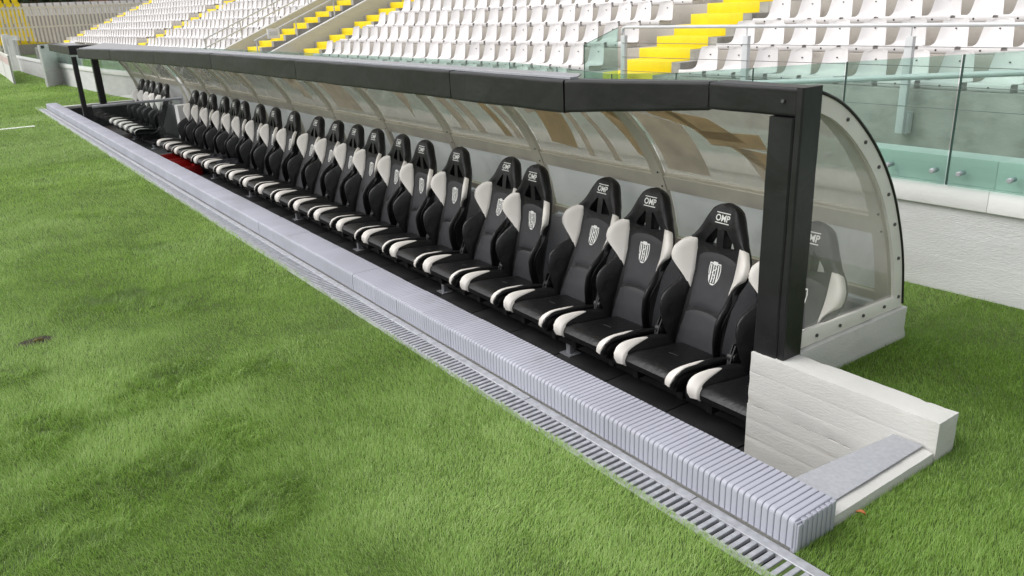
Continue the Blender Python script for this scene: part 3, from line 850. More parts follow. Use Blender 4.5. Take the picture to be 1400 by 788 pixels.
FX = [(-3.205, 2.580, 1.332, 1.168), (-4.30, 2.578, 1.334, 1.166), (-6.85, 2.575, 1.332, 1.163), (-9.30, 2.555, 1.330, 1.160), (-11.60, 2.470, 1.320, 1.152), (-14.0, 2.36, 1.300, 1.138), (-16.35, 2.235, 1.282, 1.120)]
for k in range(len(FX)-1):
    b, a = FX[k], FX[k+1]
    pad('fascia_pad', sh, (a[0]+.004, a[1]), (b[0]-.004, b[1]), (a[3], a[2]), (b[3]+.002*(k % 2), b[2]+.003*(k % 2)), .11, seed=5+k)
# roof sheet from the arch to the fascia and its light metal edge
m = MB()
for k in range(len(FX)-1):
    a, b = FX[k], FX[k+1]
    m.hexa([(b[0], b[1]+.10, b[2]+.006), (a[0], a[1]+.10, a[2]+.006), (a[0], 2.70, 1.349), (b[0], 2.70, 1.349), (b[0], b[1]+.10, b[2]+.012), (a[0], a[1]+.10, a[2]+.012), (a[0], 2.70, 1.355), (b[0], 2.70, 1.355)])
m.build('roof_sheet', M_roof, sh)
m = MB()
for k in range(len(FX)-1):
    a, b = FX[k], FX[k+1]
    m.bar((a[0], a[1]+.075, a[2]+.006), (b[0], b[1]+.075, b[2]+.006), .055, .010)
m.build('roof_edge_strip', M_plate, sh)
# end post: four soft sides
def post(name, parent, x0, x1, y0, y1, z0, z1, seed=0, amp=.003, lean=(0, 0)):
    m = MB(); n = max(6, int((z1-z0)/.07)); rows = []
    r = .007
    for i in range(n+1):
        f = i/n; z = z0+(z1-z0)*f
        sec = [(x0+r, y0), (x0+2*r, y0), ((x0+x1)/2, y0), (x1-2*r, y0), (x1-r, y0), (x1, y0+r), (x1, y0+2*r), (x1, (y0+y1)/2), (x1, y1-2*r), (x1, y1-r), (x1-r, y1), (x0+r, y1), (x0, y1-r), (x0, y0+r)]
        row = []
        for x, y in sec:
            w = noise.noise(Vector((x*9+seed, y*9, z*3)))*amp+noise.noise(Vector((x*20, y*20+seed, z*11)))*amp*.5
            cx, cy = (x0+x1)/2, (y0+y1)/2; l = math.hypot(x-cx, y-cy)
            row.append((x+(x-cx)/l*w+lean[0]*f, y+(y-cy)/l*w+lean[1]*f, z))
        rows.append(row+[row[0]])
    m.grid(rows); m.add(rows[0][:-1], [tuple(range(14))[::-1]]); m.add(rows[-1][:-1], [tuple(range(14))])
    return m.build(name, M_vinyl, parent, smooth='auto', weld=True)
post('post', sh, -2.120, -1.996, 2.790, 2.918, .160, 1.22, 3)
post('post', sh, -1.9955, -1.958, 2.791, 2.922, .165, 1.343, 6)
m = MB()
m.tube([(-2.06, 2.803, 1.285), (-2.06, 2.796, 1.285)], .008, 8)
m.build('stud', M_wire, sh)
post('post', sh, -16.42, -16.34, 2.13, 2.21, .10, 1.15, 9, .002)

# ------------------------------------------------------------------ team seats
HALF = [(0, .170), (.05, .180), (.12, .202), (.20, .222), (.27, .232), (.32, .228), (.37, .214), (.40, .216), (.45, .250), (.50, .274), (.55, .270), (.60, .232), (.64, .186), (.70, .150), (.76, .120), (.80, .094), (.823, .058), (.835, .004)]
HB = [(0, .040), (.07, .062), (.15, .105), (.22, .135), (.28, .132), (.33, .095), (.38, .058), (.44, .072), (.50, .088), (.56, .076), (.62, .034), (.68, .004), (.835, 0)]
SPN = [(0, 0), (.12, .016), (.25, .010), (.45, -.006), (.60, .004), (.72, .024), (.835, .020)]
VT = np.linspace(0, .835, 168)
def smooth_tab(tab, k=7):
    y = np.interp(VT, [t[0] for t in tab], [t[1] for t in tab])
    yp = np.pad(y, k, mode='edge'); ker = np.hanning(2*k+3)[1:-1]; ker /= ker.sum()
    return np.convolve(yp, ker, 'valid')
_HB, _SP = smooth_tab(HB), smooth_tab(SPN)
_HW = smooth_tab(HALF, 4); _HW = np.where(VT > .78, np.interp(VT, [t[0] for t in HALF], [t[1] for t in HALF]), _HW)
def bw_(v): return float(np.interp(v, VT, _HW))
def bD(u, v):
    """how far forward the middle of the backrest lies at lateral u, height v"""
    hw = max(bw_(v), .14)
    t = (abs(u)-.118)/(hw-.118)
    return float(np.interp(v, VT, _SP)) + float(np.interp(v, VT, _HB))*sstep(t*1.15)
def back_shell():
    m = MB(); nv, ns = 46, 20; F, B = [], []
    for i in range(nv+1):
        v = .835*(1-(1-i/nv)**1.25) if i else 0
        v = .835*i/nv if i < nv*.8 else .668+(.167)*math.sin((i/nv-.8)/.2*math.pi/2)
        hw = bw_(v); f, b = [], []
        th = .030 if v < .55 else .030+.008*sstep((v-.55)/.1)
        top = math.sqrt(max(0, 1-(v/.835)**26))
        for j in range(ns+1):
            s = -1+2*j/ns; s = math.copysign(abs(s)**.8, s)
            e = max(.12, (1-abs(s)**7)**.5*max(.25, top)); u = s*hw; d = bD(u, v)
            # sunken face under the head openings, roll round the head
            hd = .010*sstep((v-.60)/.05)*sstep((abs(u)-bw_(v)*.45)/(bw_(v)*.4))
            f.append((u, -(d+th*e+hd*e), v)); b.append((u, -(d-th*e*1.1), v))
        F.append(f); B.append(b)
    m.slab(F, B)
    return m
def cut_holes(mb):
    me = mb.mesh('backrest', M_leather, smooth=True)
    tmp = link('tmp', me); cut = MB()
    for sgn in (-1, 1):
        tri = [(sgn*.024, .598), (sgn*.104, .606), (sgn*.094, .630), (sgn*.034, .694), (sgn*.024, .690)]
        cut.prism([(a, -.2, b) for a, b in tri], (0, .4, 0))
    cm = cut.mesh('cut', M_leather)
    c = link('cut', cm)
    md = tmp.modifiers.new('b', 'BOOLEAN'); md.object = c; md.operation = 'DIFFERENCE'; md.solver = 'EXACT'
    dg = bpy.context.evaluated_depsgraph_get()
    out = bpy.data.meshes.new_from_object(tmp.evaluated_get(dg))
    bpy.data.objects.remove(tmp); bpy.data.objects.remove(c)
    out.name = 'backrest'
    out.polygons.foreach_set('use_smooth', [True]*len(out.polygons)); out.set_sharp_from_angle(angle=math.radians(48))
    return out
def surf(u, v, o): return (u, -(bD(u, v)+.030+o), v)
def pillow(region, bulge, base=.002, sink=.018, n=16, k=14, pw=6):
    """upholstered piece: region(a, b) -> (u, v); swollen in the middle, tucked in at the seams"""
    F, B = [], []
    for i in range(n+1):
        f, b_ = [], []
        for j in range(k+1):
            a, b = i/n, j/k
            u, v = region(a, b)
            q = (max(0, 1-abs(2*a-1)**pw)*max(0, 1-abs(2*b-1)**pw))**.5
            o = -.004+(base+.004+bulge)*q
            f.append(surf(u, v, o)); b_.append(surf(u, v, -sink))
        F.append(f); B.append(b_)
    return MB().slab(F, B)
def r_lumbar(a, b):
    u = (2*a-1)*(.148-.013*b); v = .012+(.225-.012)*b+.022*b*(1-(2*a-1)**2); return (u, v)
def r_center(a, b):
    s = 2*a-1; v0 = .229+.022*(1-s*s); v1 = .545+.028*(1-s*s); v = v0+(v1-v0)*b
    return (s*(.133-.004*b+.012*b*b), v)
def r_bolster(sg):
    def f(a, b):
        v = .006+(.402-.006)*b; hw = bw_(v)
        u0 = .151-.013*min(1, b*1.9); u1 = max(u0+.012, hw-.003)
        if b > .75: u1 = u0+(u1-u0)*math.sqrt(max(0.02, 1-((b-.75)/.25)**2*.75))
        if b < .1: u1 = u0+(u1-u0)*(.75+.25*b/.1)
        return (sg*(u0+(u1-u0)*a), v)
    return f
def r_wing(sg):
    def f(a, b):
        # a: inner to outer, b: bottom to top; pointed at the bottom inner corner, oblique top edge
        v = .335+(.640-.335)*b-.030*a*b*b+.03*a*(1-b)
        hw = bw_(v)-.001
        u0 = .136+.012*b
        g = min(1, (.10+b*2.1))**.8
        return (sg*(u0+(hw-u0)*a*g), v)
    return f
BACK = {
 'shell': cut_holes(back_shell()),
 'lumbar_panel': pillow(r_lumbar, .006).mesh('lumbar_panel', M_panel, smooth='auto'),
 'centre_panel': pillow(r_center, .007).mesh('centre_panel', M_panel, smooth='auto'),
}
for sg in (-1, 1):
    BACK['bolster%d' % sg] = pillow(r_bolster(sg), .016, pw=4).mesh('side_bolster', M_leather, smooth='auto')
    BACK['wing%d' % sg] = pillow(r_wing(sg), .008, base=.004, pw=7).mesh('shoulder_wing', M_cream, smooth='auto')

# lettering on the head: two bars and three letters, wrapped onto the surface
def text_mesh(body, size):
    cu = bpy.data.curves.new('txt', 'FONT'); cu.body = body; cu.size = size; cu.align_x = 'CENTER'; cu.align_y = 'CENTER'
    cu.offset = size*.022; cu.resolution_u = 3
    o = bpy.data.objects.new('txt', cu); COL.objects.link(o)
    dg = bpy.context.evaluated_depsgraph_get()
    me = bpy.data.meshes.new_from_object(o.evaluated_get(dg))
    v = [tuple(p.co) for p in me.vertices]; f = [tuple(p.vertices) for p in me.polygons]
    bpy.data.objects.remove(o); bpy.data.meshes.remove(me)
    return v, f
def head_surf(u, v, o):
    hw = bw_(v); s = min(1, abs(u)/hw); e = (1-s**7)**.5
    hd = .010*sstep((v-.60)/.05)*sstep((abs(u)-hw*.45)/(hw*.4))
    return (u, -(bD(u, v)+.038*e+hd*e+o), v)
def logo_mesh():
    m = MB(); v, f = text_mesh('OMP', .058)
    ys = [p[1] for p in v]; xs = [p[0] for p in v]; cx, cy = (min(xs)+max(xs))/2, (min(ys)+max(ys))/2
    kx = .098/(max(xs)-min(xs)); ky = .036/(max(ys)-min(ys))
    m.add([head_surf((p[0]-cx)*kx, .752+(p[1]-cy)*ky, .0016) for p in v], f)
    for v0 in (.7765, .7225):
        P = [[head_surf(-.048+.096*i/8, v0+.005*j, .0016) for i in range(9)] for j in (0, 1)]
        m.grid(P)
    me = m.mesh('headrest_logo', M_print)
    return me
BACK['logo'] = logo_mesh()
def emblem_mesh():
    """striped shield badge with a small ribbon on top"""
    def sp(u, v, o): return surf(u, v, .0092+o)
    m = MB(); vc = .452
    def half(v):       # shield half-width at height v in -1..1
        if v > .55: return .043*(1-.10*(v-.55)/.45)
        return .043*math.sqrt(max(0, 1-((.55-v)/1.58)**2.2))
    n = 14
    def strip(ua, ub, va, vb, o, mi, frac=False):
        P = []
        for i in range(n+1):
            t = va+(vb-va)*i/n; h = half(t)
            a, b = (ua*h, ub*h) if frac else (max(-h, min(h, ua)), max(-h, min(h, ub)))
            P.append([sp(a+(b-a)*k/4, vc+t*.060, o) for k in range(5)])
        m.grid(P, mi)
    strip(-1, 1, -1, 1, 0, 0, True)
    strip(-.86, .86, -.86, .88, .0008, 1, True)
    for a, b in ((-.031, -.022), (-.013, -.0055), (.0045, .011), (.020, .029)):
        strip(a, b, -.80, .84, .0015, 0)
    strip(-.016, .016, .80, 1.12, .0018, 0)
    # curled figure in the middle
    pts = catmull([(-.012, .62), (.004, .66), (.010, .50), (-.004, .30), (-.012, .08), (.004, -.14), (.010, -.34), (-.003, -.46), (-.008, -.30)], 4)
    P = []
    for i, (a, b) in enumerate(pts):
        w = .0052*(1-.5*i/len(pts)); P.append([sp(a-w, vc+b*.060, .0021), sp(a+w, vc+b*.060, .0021)])
    m.grid(P, 0)
    return m.mesh('emblem', [M_print, M_blackprint])
BACK['emblem'] = emblem_mesh()

# cushion ----------------------------------------------------------------
CPATH = catmull([(.055, -.074), (.022, -.070), (.004, -.052), (.004, -.024), (.022, -.002), (.075, .004), (.16, -.002), (.30, -.016), (.44, -.030), (.505, -.036)], 5)
CS = np.concatenate([[0], np.cumsum(np.sqrt(((CPATH[1:]-CPATH[:-1])**2).sum(1)))]); CL = CS[-1]; CS /= CL
def cpt(t): return (float(np.interp(t, CS, CPATH[:, 0])), float(np.interp(t, CS, CPATH[:, 1])))
def cn(t):
    a, b = cpt(max(0, t-.02)), cpt(min(1, t+.02)); d = (b[0]-a[0], b[1]-a[1]); l = math.hypot(*d); return (-d[1]/l, d[0]/l)
def cb(u, t):
    """side bolsters of the cushion rise above the pad"""
    return .034*sstep((abs(u)-.145)/.075)*(.25+.75*sstep((t-.05)/.22))*(1-.55*sstep((t-.62)/.38))
def csurf(u, t, o):
    y, z = cpt(t); n = cn(t); k = cb(u, t)+o
    return (u, y+n[0]*k, z+n[1]*k)
def cw(t): return .238+.012*sstep((t-.1)/.3)-.01*sstep((t-.7)/.3)
def cushion_body():
    F, B = [], []; ni, nj = 26, 22
    for i in range(ni+1):
        t = i/ni; f, b = [], []
        for j in range(nj+1):
            s = -1+2*j/nj; s = math.copysign(abs(s)**.75, s); e = (1-abs(s)**9)**.5
            u = s*cw(t); y, z, = csurf(u, t, -.004)[1:]
            zb = -.078+.01*abs(s)
            f.append((u, y, zb+(z-zb)*max(.3, e) if abs(s) > .8 else z)); b.append((u*.97, max(y, .03)+.004, min(z-.01, zb)))
        F.append(f); B.append(b)
    return MB().slab(F, B)
def cpillow(region, bulge, base=.003, sink=.014, n=14, k=18, pw=6):
    F, B = [], []
    for i in range(n+1):
        f, b_ = [], []
        for j in range(k+1):
            a, b = i/n, j/k; u, t = region(a, b)
            q = (max(0, 1-abs(2*a-1)**pw)*max(0, 1-abs(2*b-1)**pw))**.5
            f.append(csurf(u, t, -.004+(base+.004+bulge)*q)); b_.append(csurf(u, t, -sink))
        F.append(f); B.append(b_)
    return MB().slab(F, B)
def c_pad(a, b): return ((2*a-1)*(.162-.018*sstep((b-.15)/.5)), .10+.88*b)
def c_side(sg):
    def f(a, b):
        t = .04+.86*b; u0 = .164-.016*sstep(b/.6); return (sg*(u0+(cw(t)-.002-u0)*a), t)
    return f
def c_leaf(sg):
    def f(a, b):
        t = .085+(.575-.085)*b
        u0 = .152+.056*b**1.25
        wd = .074*math.sin(math.pi*min(1, .02+.98*b)**.58)**.85
        return (sg*(u0+min(wd, .235-u0)*a), t)
    return f
CUSH = {'body': cushion_body().mesh('cushion', M_leather, smooth='auto'), 'pad': cpillow(c_pad, .007).mesh('seat_pad', M_leather, smooth='auto')}
for sg in (-1, 1):
    CUSH['side%d' % sg] = cpillow(c_side(sg), .009, pw=4).mesh('thigh_bolster', M_leather, smooth='auto')
    CUSH['leaf%d' % sg] = cpillow(c_leaf(sg), .003, base=.0125, sink=.0, pw=8).mesh('cream_patch', M_cream, smooth='auto')
P = [[csurf(-.034+.068*i/8, .52+.028*j+.012*math.cos((i-4)/4*1.2), .012) for i in range(9)] for j in (0, 1)]
B_ = [[csurf(-.034+.068*i/8, .52+.028*j+.012*math.cos((i-4)/4*1.2), .004) for i in range(9)] for j in (0, 1)]
CUSH['slot'] = MB().slab(P, B_).mesh('belt_slot', M_blackplastic, bevel=.002)
HINGE = (0, .448, -.068)
def hinge_mesh(sg):
    m = MB(); x = sg*.258; hy, hz = HINGE[1]-.045, .022
    m.prism([(x, hy-.07, -.09), (x, hy+.10, -.11), (x, hy+.09, .0), (x, hy+.05, .09), (x, hy, .095), (x, hy-.03, .03)], (sg*.008, 0, 0))
    m.tube([(x+sg*.008, hy, hz), (x+sg*.036, hy, hz), (x+sg*.042, hy, hz)], [.030, .030, .022], 16)
    m.tube([(x+sg*.014, hy-.015, hz-.012), (x+sg*.020, hy-.10, -.045), (x+sg*.022, hy-.19, -.066)], .0085, 8)
    return m.mesh('recliner', M_blackplastic, smooth='auto')
HING = {sg: hinge_mesh(sg) for sg in (-1, 1)}
runner_me = MB().box(-.02, .02, .05, .42, -.168, -.074).mesh('runner', M_blackplastic, bevel=.003)

SEAT_Y, SEAT_Z = 2.812, -.178
def team_seat(x, recline, label, group, yaw=0, dy=0):
    t = thing('team_seat', label, 'seat', (x, SEAT_Y+dy, SEAT_Z), yaw, group)
    b = link('backrest', BACK['shell'], t, HINGE, (-recline, random.uniform(-.012, .012), random.uniform(-.03, .03)))
    b.scale = (1, 1, 1.058)
    link('lumbar_panel', BACK['lumbar_panel'], b); link('centre_panel', BACK['centre_panel'], b)
    for sg in (-1, 1):
        link('side_bolster', BACK['bolster%d' % sg], b); link('shoulder_wing', BACK['wing%d' % sg], b)
    link('headrest_logo', BACK['logo'], b); link('emblem', BACK['emblem'], b)
    c = link('cushion', CUSH['body'], t)
    link('seat_pad', CUSH['pad'], c); link('belt_slot', CUSH['slot'], c)
    for sg in (-1, 1):
        link('thigh_bolster', CUSH['side%d' % sg], c); link('cream_patch', CUSH['leaf%d' % sg], c); link('recliner', HING[sg], t)
    for sg in (-1, 1): link('runner', runner_me, t, (.17*sg, .05, 0))
    return t
HEADX = [1125, 1000, 902, 834, 738, 703, 634, 585, 553, 520, 492, 473, 443, 406, 380, 358, 337, 325, 310, 293, 280, 270]
HEADS = [-2.22, -2.78, -3.32, -3.76, -4.50, -4.81, -5.51, -6.10, -6.52, -7.01, -7.46, -7.79, -8.35, -9.14, -9.78, -10.35, -10.96, -11.34, -11.82, -12.43, -12.94, -13.35]   # head crossings of the plane y = 3.4
for k, hx in enumerate(HEADS):
    x = -2.288-.5470*k
    yh = min(3.57, max(3.34, 3.4*x/hx))
    rec = math.asin(min(.6, max(.05, (yh-(SEAT_Y+HINGE[1]))/.86)))
    team_seat(x, rec, 'black and cream racing-style bucket seat, %s from the near padded post' % ordinal(k+1), 'main row of team seats', random.uniform(-.02, .02))
for k, hx in enumerate((-15.42, -16.08, -16.49, -16.92, -17.35)):
    team_seat(-15.9-.49*k, math.radians(18+3*random.uniform(-1, 1)), 'black and cream racing-style bucket seat, %s beyond the glass partition' % ordinal(k+1), 'far row of team seats')

def bench_frame(xa, xb, label):
    t = thing('bench_frame', label, 'frame', ((xa+xb)/2, 3.0, FLOOR))
    for y in (3.02, 3.24):
        MB().box(xb, xa, y-.025, y+.025, SEAT_Z-.22, SEAT_Z-.170).build('beam', M_blackplastic, t, bevel=.004)  # beam colour set to black to stand in for the shade under the seats
    x = xa-.13
    while x > xb:
        for y in (3.02, 3.24):
            l = MB().box(x-.02, x+.02, y-.02, y+.02, FLOOR, SEAT_Z-.221).build('leg', M_plate, t, bevel=.003)
            MB().box(x-.05, x+.05, y-.05, y+.05, FLOOR, FLOOR+.006).build('foot_plate', M_plate, l)
        x -= 1.597
bench_frame(-2.0, -13.75, 'steel beams coloured dark as under-seat shade on short grey legs carrying the long row of seats')
bench_frame(-15.3, -17.8, 'steel beams coloured dark as under-seat shade on short grey legs carrying the five far seats')

# ------------------------------------------------------------------ far end of the dugout
gp = thing('glass_partition', 'clear glass partition with a steel top rail before the far seats', 'partition', (-15.25, 2.8, FLOOR))
MB().box(-15.256, -15.244, 2.14, 3.60, FLOOR+.03, .35).build('pane', M_glassclear, gp)
MB().tube([(-15.25, 2.14, .37), (-15.25, 3.60, .37)], .024, 10).build('top_rail', M_steel, gp, smooth='auto')
MB().box(-15.28, -15.22, 3.55, 3.60, FLOOR, .345).build('end_post', M_steel, gp)
pn = MB().box(-14.62, -14.40, 3.30, 3.69, FLOOR, .33)
tag(pn.build('wall_panel', M_wallwhite, None, bevel=.006), 'upright pale grey panel between the long seat row and the far seats', 'panel')

fsh = thing('far_shelter', 'small second dugout shelter at the far end with black canopy edge', 'shelter', (-18.5, 3.0, 0))
pad('fascia_pad', fsh, (-21.0, 2.33), (-17.45, 2.255), (1.15, 1.305), (1.15, 1.305), .11, seed=21)
pad('side_edge_pad', fsh, (-17.44, 2.262), (-17.44, 3.15), (1.15, 1.318), (1.10, 1.295), .10, seed=23)
XF = [-15.4, -16.75, -18.1, -19.45]
for k, x in enumerate(XF):
    band(MB(), x-.045, x+.045, 0 if k else .3, 1, -.034, -.006).build('rib', M_frame, fsh, smooth='auto')
    if k:
        band(MB(), x+.046, XF[k-1]-.046, 0 if k > 2 else .3, T_RAIL, -.003, .001, 16).build('upper_panel', M_poly, fsh, smooth='auto')
        band(MB(), x+.046, XF[k-1]-.046, T_RAIL+.05, .99, -.004, .001, 8).build('lower_panel', M_lower, fsh, smooth='auto')
        band(MB(), x+.046, XF[k-1]-.046, T_RAIL-.012, T_RAIL+.048, -.028, -.004, 3).build('rail', M_frame, fsh)
MB().prism([(-19.50, *p) for p in ring_pts(-.03)] + [(-19.50, 3.0, .16)], (-.004, 0, 0)).build('end_window', M_polyside, fsh)
MB().slab([[(-19.47, *p) for p in ring_pts(.01)], [(-19.47, *p) for p in ring_pts(-.05)]], [[(-19.49, *p) for p in ring_pts(.01)], [(-19.49, *p) for p in ring_pts(-.05)]]).build('end_frame', M_framewhite, fsh)
post('post', fsh, -19.56, -19.42, 2.90, 3.03, .0, 1.18, 12, .003)
m = MB().hexa([(-21.0, 2.43, 1.285), (-17.56, 2.36, 1.285), (-17.56, 2.95, 1.29), (-21.0, 2.95, 1.29), (-21.0, 2.43, 1.291), (-17.56, 2.36, 1.291), (-17.56, 2.95, 1.296), (-21.0, 2.95, 1.296)])
m.build('roof_sheet', M_roof, fsh)

# red crates and kit under the far end of the long row
def crate(x, y, w, d, h, label):
    t = thing('plastic_crate', label, 'crate', (x, y, FLOOR), 0, 'crates under the seats')
    m = MB(); th = .012
    m.box(-w/2, w/2, -d/2, d/2, 0, th)
    m.build('base', M_red, t, bevel=.003, local=True)
    for sx in (-1, 1):
        w_ = MB().box(sx*w/2-(th if sx > 0 else 0), sx*w/2+(0 if sx > 0 else th), -d/2, d/2, th, h).build('side_wall', M_red, t, bevel=.003, local=True)
        MB().box(-w/2+th, w/2-th, sx*d/2-(th if sx > 0 else 0), sx*d/2+(0 if sx > 0 else th), th, h).build('side_wall', M_red, t, bevel=.003, local=True)
    MB().box(-w/2-.012, w/2+.012, -d/2-.012, -d/2-.001, h-.03, h).build('rim', M_red, t, bevel=.003, local=True)
crate(-13.15, 2.80, .60, .36, .17, 'red plastic crate under the far end of the long seat row')
crate(-12.45, 2.80, .60, .36, .145, 'lower red plastic crate nearer along the long seat row')
def jacket(x, y, z, sx, sy, seed, label):
    n = 22; P = []
    for i in range(n+1):
        r = []
        for j in range(n+1):
            a, b = 2*i/n-1, 2*j/n-1; e = max(0, 1-(abs(a)**3+abs(b)**3))
            w = noise.noise(Vector((a*2.2+seed, b*2.2, 0)))*.5+noise.noise(Vector((a*5, b*5+seed, 2)))*.3
            r.append((x+sx*a*(1+.18*noise.noise(Vector((b*2, seed, 0)))), y+sy*b*(1+.2*noise.noise(Vector((a*2, seed, 5)))), z+e**.5*(.05+.06*w)+.012*math.sin(a*9+w*6)*e))
        P.append(r)
    o = MB().grid(P).build('jacket', M_cloth, None, smooth=True)
    tag(o, label, 'jacket', 'clothes left on the seats')
jacket(-11.0, 3.06, -.18, .22, .17, 1.3, 'crumpled black jacket on a seat towards the far end of the long row')
jacket(-11.55, 3.05, -.18, .20, .16, 4.1, 'crumpled dark jacket left on the seat beside another, farther along')

# ------------------------------------------------------------------ far pitchside: boards, doors
def board(xa, ya, xb, yb, h, label):
    t = thing('advertising_board', label, 'board', (xa, ya, 0), 0, 'boards at the pitch edge')
    d = Vector((xb-xa, yb-ya, 0)); L = d.length; d /= L; n = Vector((d.y, -d.x, 0))
    def P(s, o, z): return (xa+d.x*s+n.x*o, ya+d.y*s+n.y*o, z)
    def blk(s0, s1, o0, o1, z0, z1): return MB().hexa([P(s0, o0, z0), P(s1, o0, z0), P(s1, o1, z0), P(s0, o1, z0), P(s0, o0, z1), P(s1, o0, z1), P(s1, o1, z1), P(s0, o1, z1)])
    blk(0, L, 0, .03, .02, h).build('face', M_white, t)
    blk(.0, .05, -.012, .045, 0, h+.01).build('stile', M_framewhite, t); blk(L-.05, L, -.012, .045, 0, h+.01).build('stile', M_framewhite, t)
    blk(.3, L-.3, .031, .034, h-.30, h-.08).build('print', M_pink, t)
    blk(.3, L-.3, -.004, -.001, h-.30, h-.08).build('print', M_pink, t)
    blk(.05, L-.05, -.012, .045, h-.03, h+.01).build('top_rail', M_framewhite, t)
board(-29.55, 2.13, -33.6, 2.24, .86, 'white advertising board nearest on the far touchline')
board(-33.75, 2.25, -37.7, 2.30, .86, 'white advertising board second along the far touchline')
def door(xa, ya, xb, yb, h, slats, label, box=False):
    t = thing('wall_gate', label, 'gate', (xa, ya, 0), 0, 'white gates in the pitchside wall')
    d = Vector((xb-xa, yb-ya, 0)); L = d.length; d /= L; n = Vector((d.y, -d.x, 0))
    def blk(s0, s1, o0, o1, z0, z1):
        P = lambda s, o, z: (xa+d.x*s+n.x*o, ya+d.y*s+n.y*o, z)
        return MB().hexa([P(s0, o0, z0), P(s1, o0, z0), P(s1, o1, z0), P(s0, o1, z0), P(s0, o0, z1), P(s1, o0, z1), P(s1, o1, z1), P(s0, o1, z1)])
    blk(0, .07, -.03, .03, .02, h).build('stile', M_white, t); blk(L-.07, L, -.03, .03, .02, h).build('stile', M_white, t)
    blk(.07, L-.07, -.03, .03, h-.07, h).build('rail', M_white, t); blk(.07, L-.07, -.03, .03, .02, .09).build('rail', M_white, t)
    for k in range(slats):
        z0 = .09+(h-.16)*k/slats; z1 = .09+(h-.16)*(k+1)/slats
        blk(.07, L-.07, -.020, .020, z0+.012, z1-.012).build('slat', M_white, t)
    blk(.07, L-.07, -.006, .006, .09, h-.07).build('backing', M_white, t)
    if box: blk(.06, .20, -.05, .05, h-.10, h-.02).build('lock_box', M_blackplastic, t)
door(-26.93, 2.74, -27.65, 3.27, 1.17, 9, 'open white slatted gate standing out from the pitchside wall', True)
door(-38.5, 2.86, -38.2, 3.22, 1.35, 1, 'plain white gate leaf far along the pitchside wall')
# pillar behind the far gate
p = MB().box(-39.1, -38.8, 2.75, 3.0, 0, 1.4).build('gate_pillar', M_white, None, bevel=.01)
tag(p, 'white square gate pillar beside the farthest gate leaf', 'pillar')

# ------------------------------------------------------------------ far end: fence, end stand, buildings, trees
FXX = -57.0
ff = thing('bar_fence', 'tall cream fence of upright bars closing the end of the ground', 'fence', (FXX, 6, 0))
nb = 0
for k in range(64):
    y = 3.0+.21*k
    MB().box(FXX-.03, FXX+.03, y-.05, y+.05, .1, 2.78).build('bar', M_farfence, ff)
for z in (.45, 1.6, 2.68):
    MB().box(FXX-.09, FXX-.031, 2.9, 16.4, z-.05, z+.05).build('rail', M_farfence, ff)
es = thing('end_stand', 'far end terrace with yellow seating block behind the bar fence', 'grandstand', (-60, 6, 0))
for r in range(7):
    MB().box(FXX-2.5-1.0*(r+1), FXX-2.5-1.0*r, -6, 19, 0, .6+.42*r).build('terrace_step', M_conc, es)
yb = MB(); wb = MB()
for r in range(7):
    for k in range(46):
        y = -3+.47*k; tgt = yb if y < 6.0 else wb
        if tgt is wb and r not in (4, 5): continue
        tgt.box(FXX-2.5-1.0*r-.45, FXX-2.5-1.0*r-.05, y-.19, y+.19, .6+.42*r, .68+.42*r).box(FXX-2.5-1.0*r-.47, FXX-2.5-1.0*r-.40, y-.17, y+.17, .68+.42*r, 1.0+.42*r)
tag(yb.build('yellow_seat_block', M_yellow), 'block of yellow seats in the far end stand', 'seats', kind='stuff')
tag(wb.build('white_seat_band', M_seat), 'band of white seats in the far end stand', 'seats', kind='stuff')

def building(x, ya, yb_, h, label, nfl, nw):
    t = thing('brick_building', label, 'building', (x, (ya+yb_)/2, 0))
    MB().box(x-9, x, ya, yb_, 0, h).build('wall', M_brick, t)
    MB().box(x-9.3, x+.3, ya-.3, yb_+.3, h, h+.35).build('roof', M_conc, t)
    for f in range(nfl):
        for k in range(nw):
            y = ya+(yb_-ya)*(k+.5)/nw; z = 1.2+2.9*f
            w = MB().box(x-.02, x+.05, y-.65, y+.65, z, z+1.5).build('window', M_white, t)
            MB().box(x+.051, x+.06, y-.55, y+.55, z+.1, z+1.4).build('pane', M_pane, w)
            MB().box(x, x+.14, y-.72, y+.72, z-.1, z-.002).build('sill', M_white, w)
building(-88, 8.5, 15.5, 11, 'red brick house block behind the far end stand', 3, 3)
building(-92, 17, 25, 12, 'second red brick house farther right behind the far fence', 3, 3)
def tree(x, y, h, r, label, seed):
    rng = np.random.default_rng(seed)
    t = thing('tree', label, 'tree', (x, y, 0), 0, 'trees behind the end stand')
    m = MB().tube([(x, y, 0), (x+.05, y, h*.3), (x-.05, y+.1, h*.6)], [.18, .14, .08], 8)
    for k in range(7):
        a = 6.28*k/7; m.tube([(x, y, h*(.3+.04*k)), (x+math.cos(a)*r*.4, y+math.sin(a)*r*.4, h*.55), (x+math.cos(a)*r*.75, y+math.sin(a)*r*.75, h*(.65+.03*k))], [.07, .05, .02], 6)
    m.build('trunk', M_bark, t, smooth=True)
    n = 2600; cl = rng.normal(size=(26, 3)); cl /= np.linalg.norm(cl, axis=1)[:, None]; cl *= rng.uniform(.35, .95, (26, 1))
    c = cl[rng.integers(0, 26, n)]+rng.normal(scale=.17, size=(n, 3))
    P = np.array([x, y, h*.66])+c*np.array([r, r, h*.36])
    m = MB()
    for p in P:
        s = rng.uniform(.10, .22); a = rng.normal(size=3); a /= np.linalg.norm(a); b = np.cross(a, rng.normal(size=3)); b /= np.linalg.norm(b)
        m.add([p-a*s-b*s*.1, p+b*s*.5, p+a*s, p-b*s*.5], [(0, 1, 2, 3)])
    m.build('crown', M_crown, t)
tree(-74, 6.6, 6.5, 2.6, 'dark tree behind the far end stand at the left edge', 1)
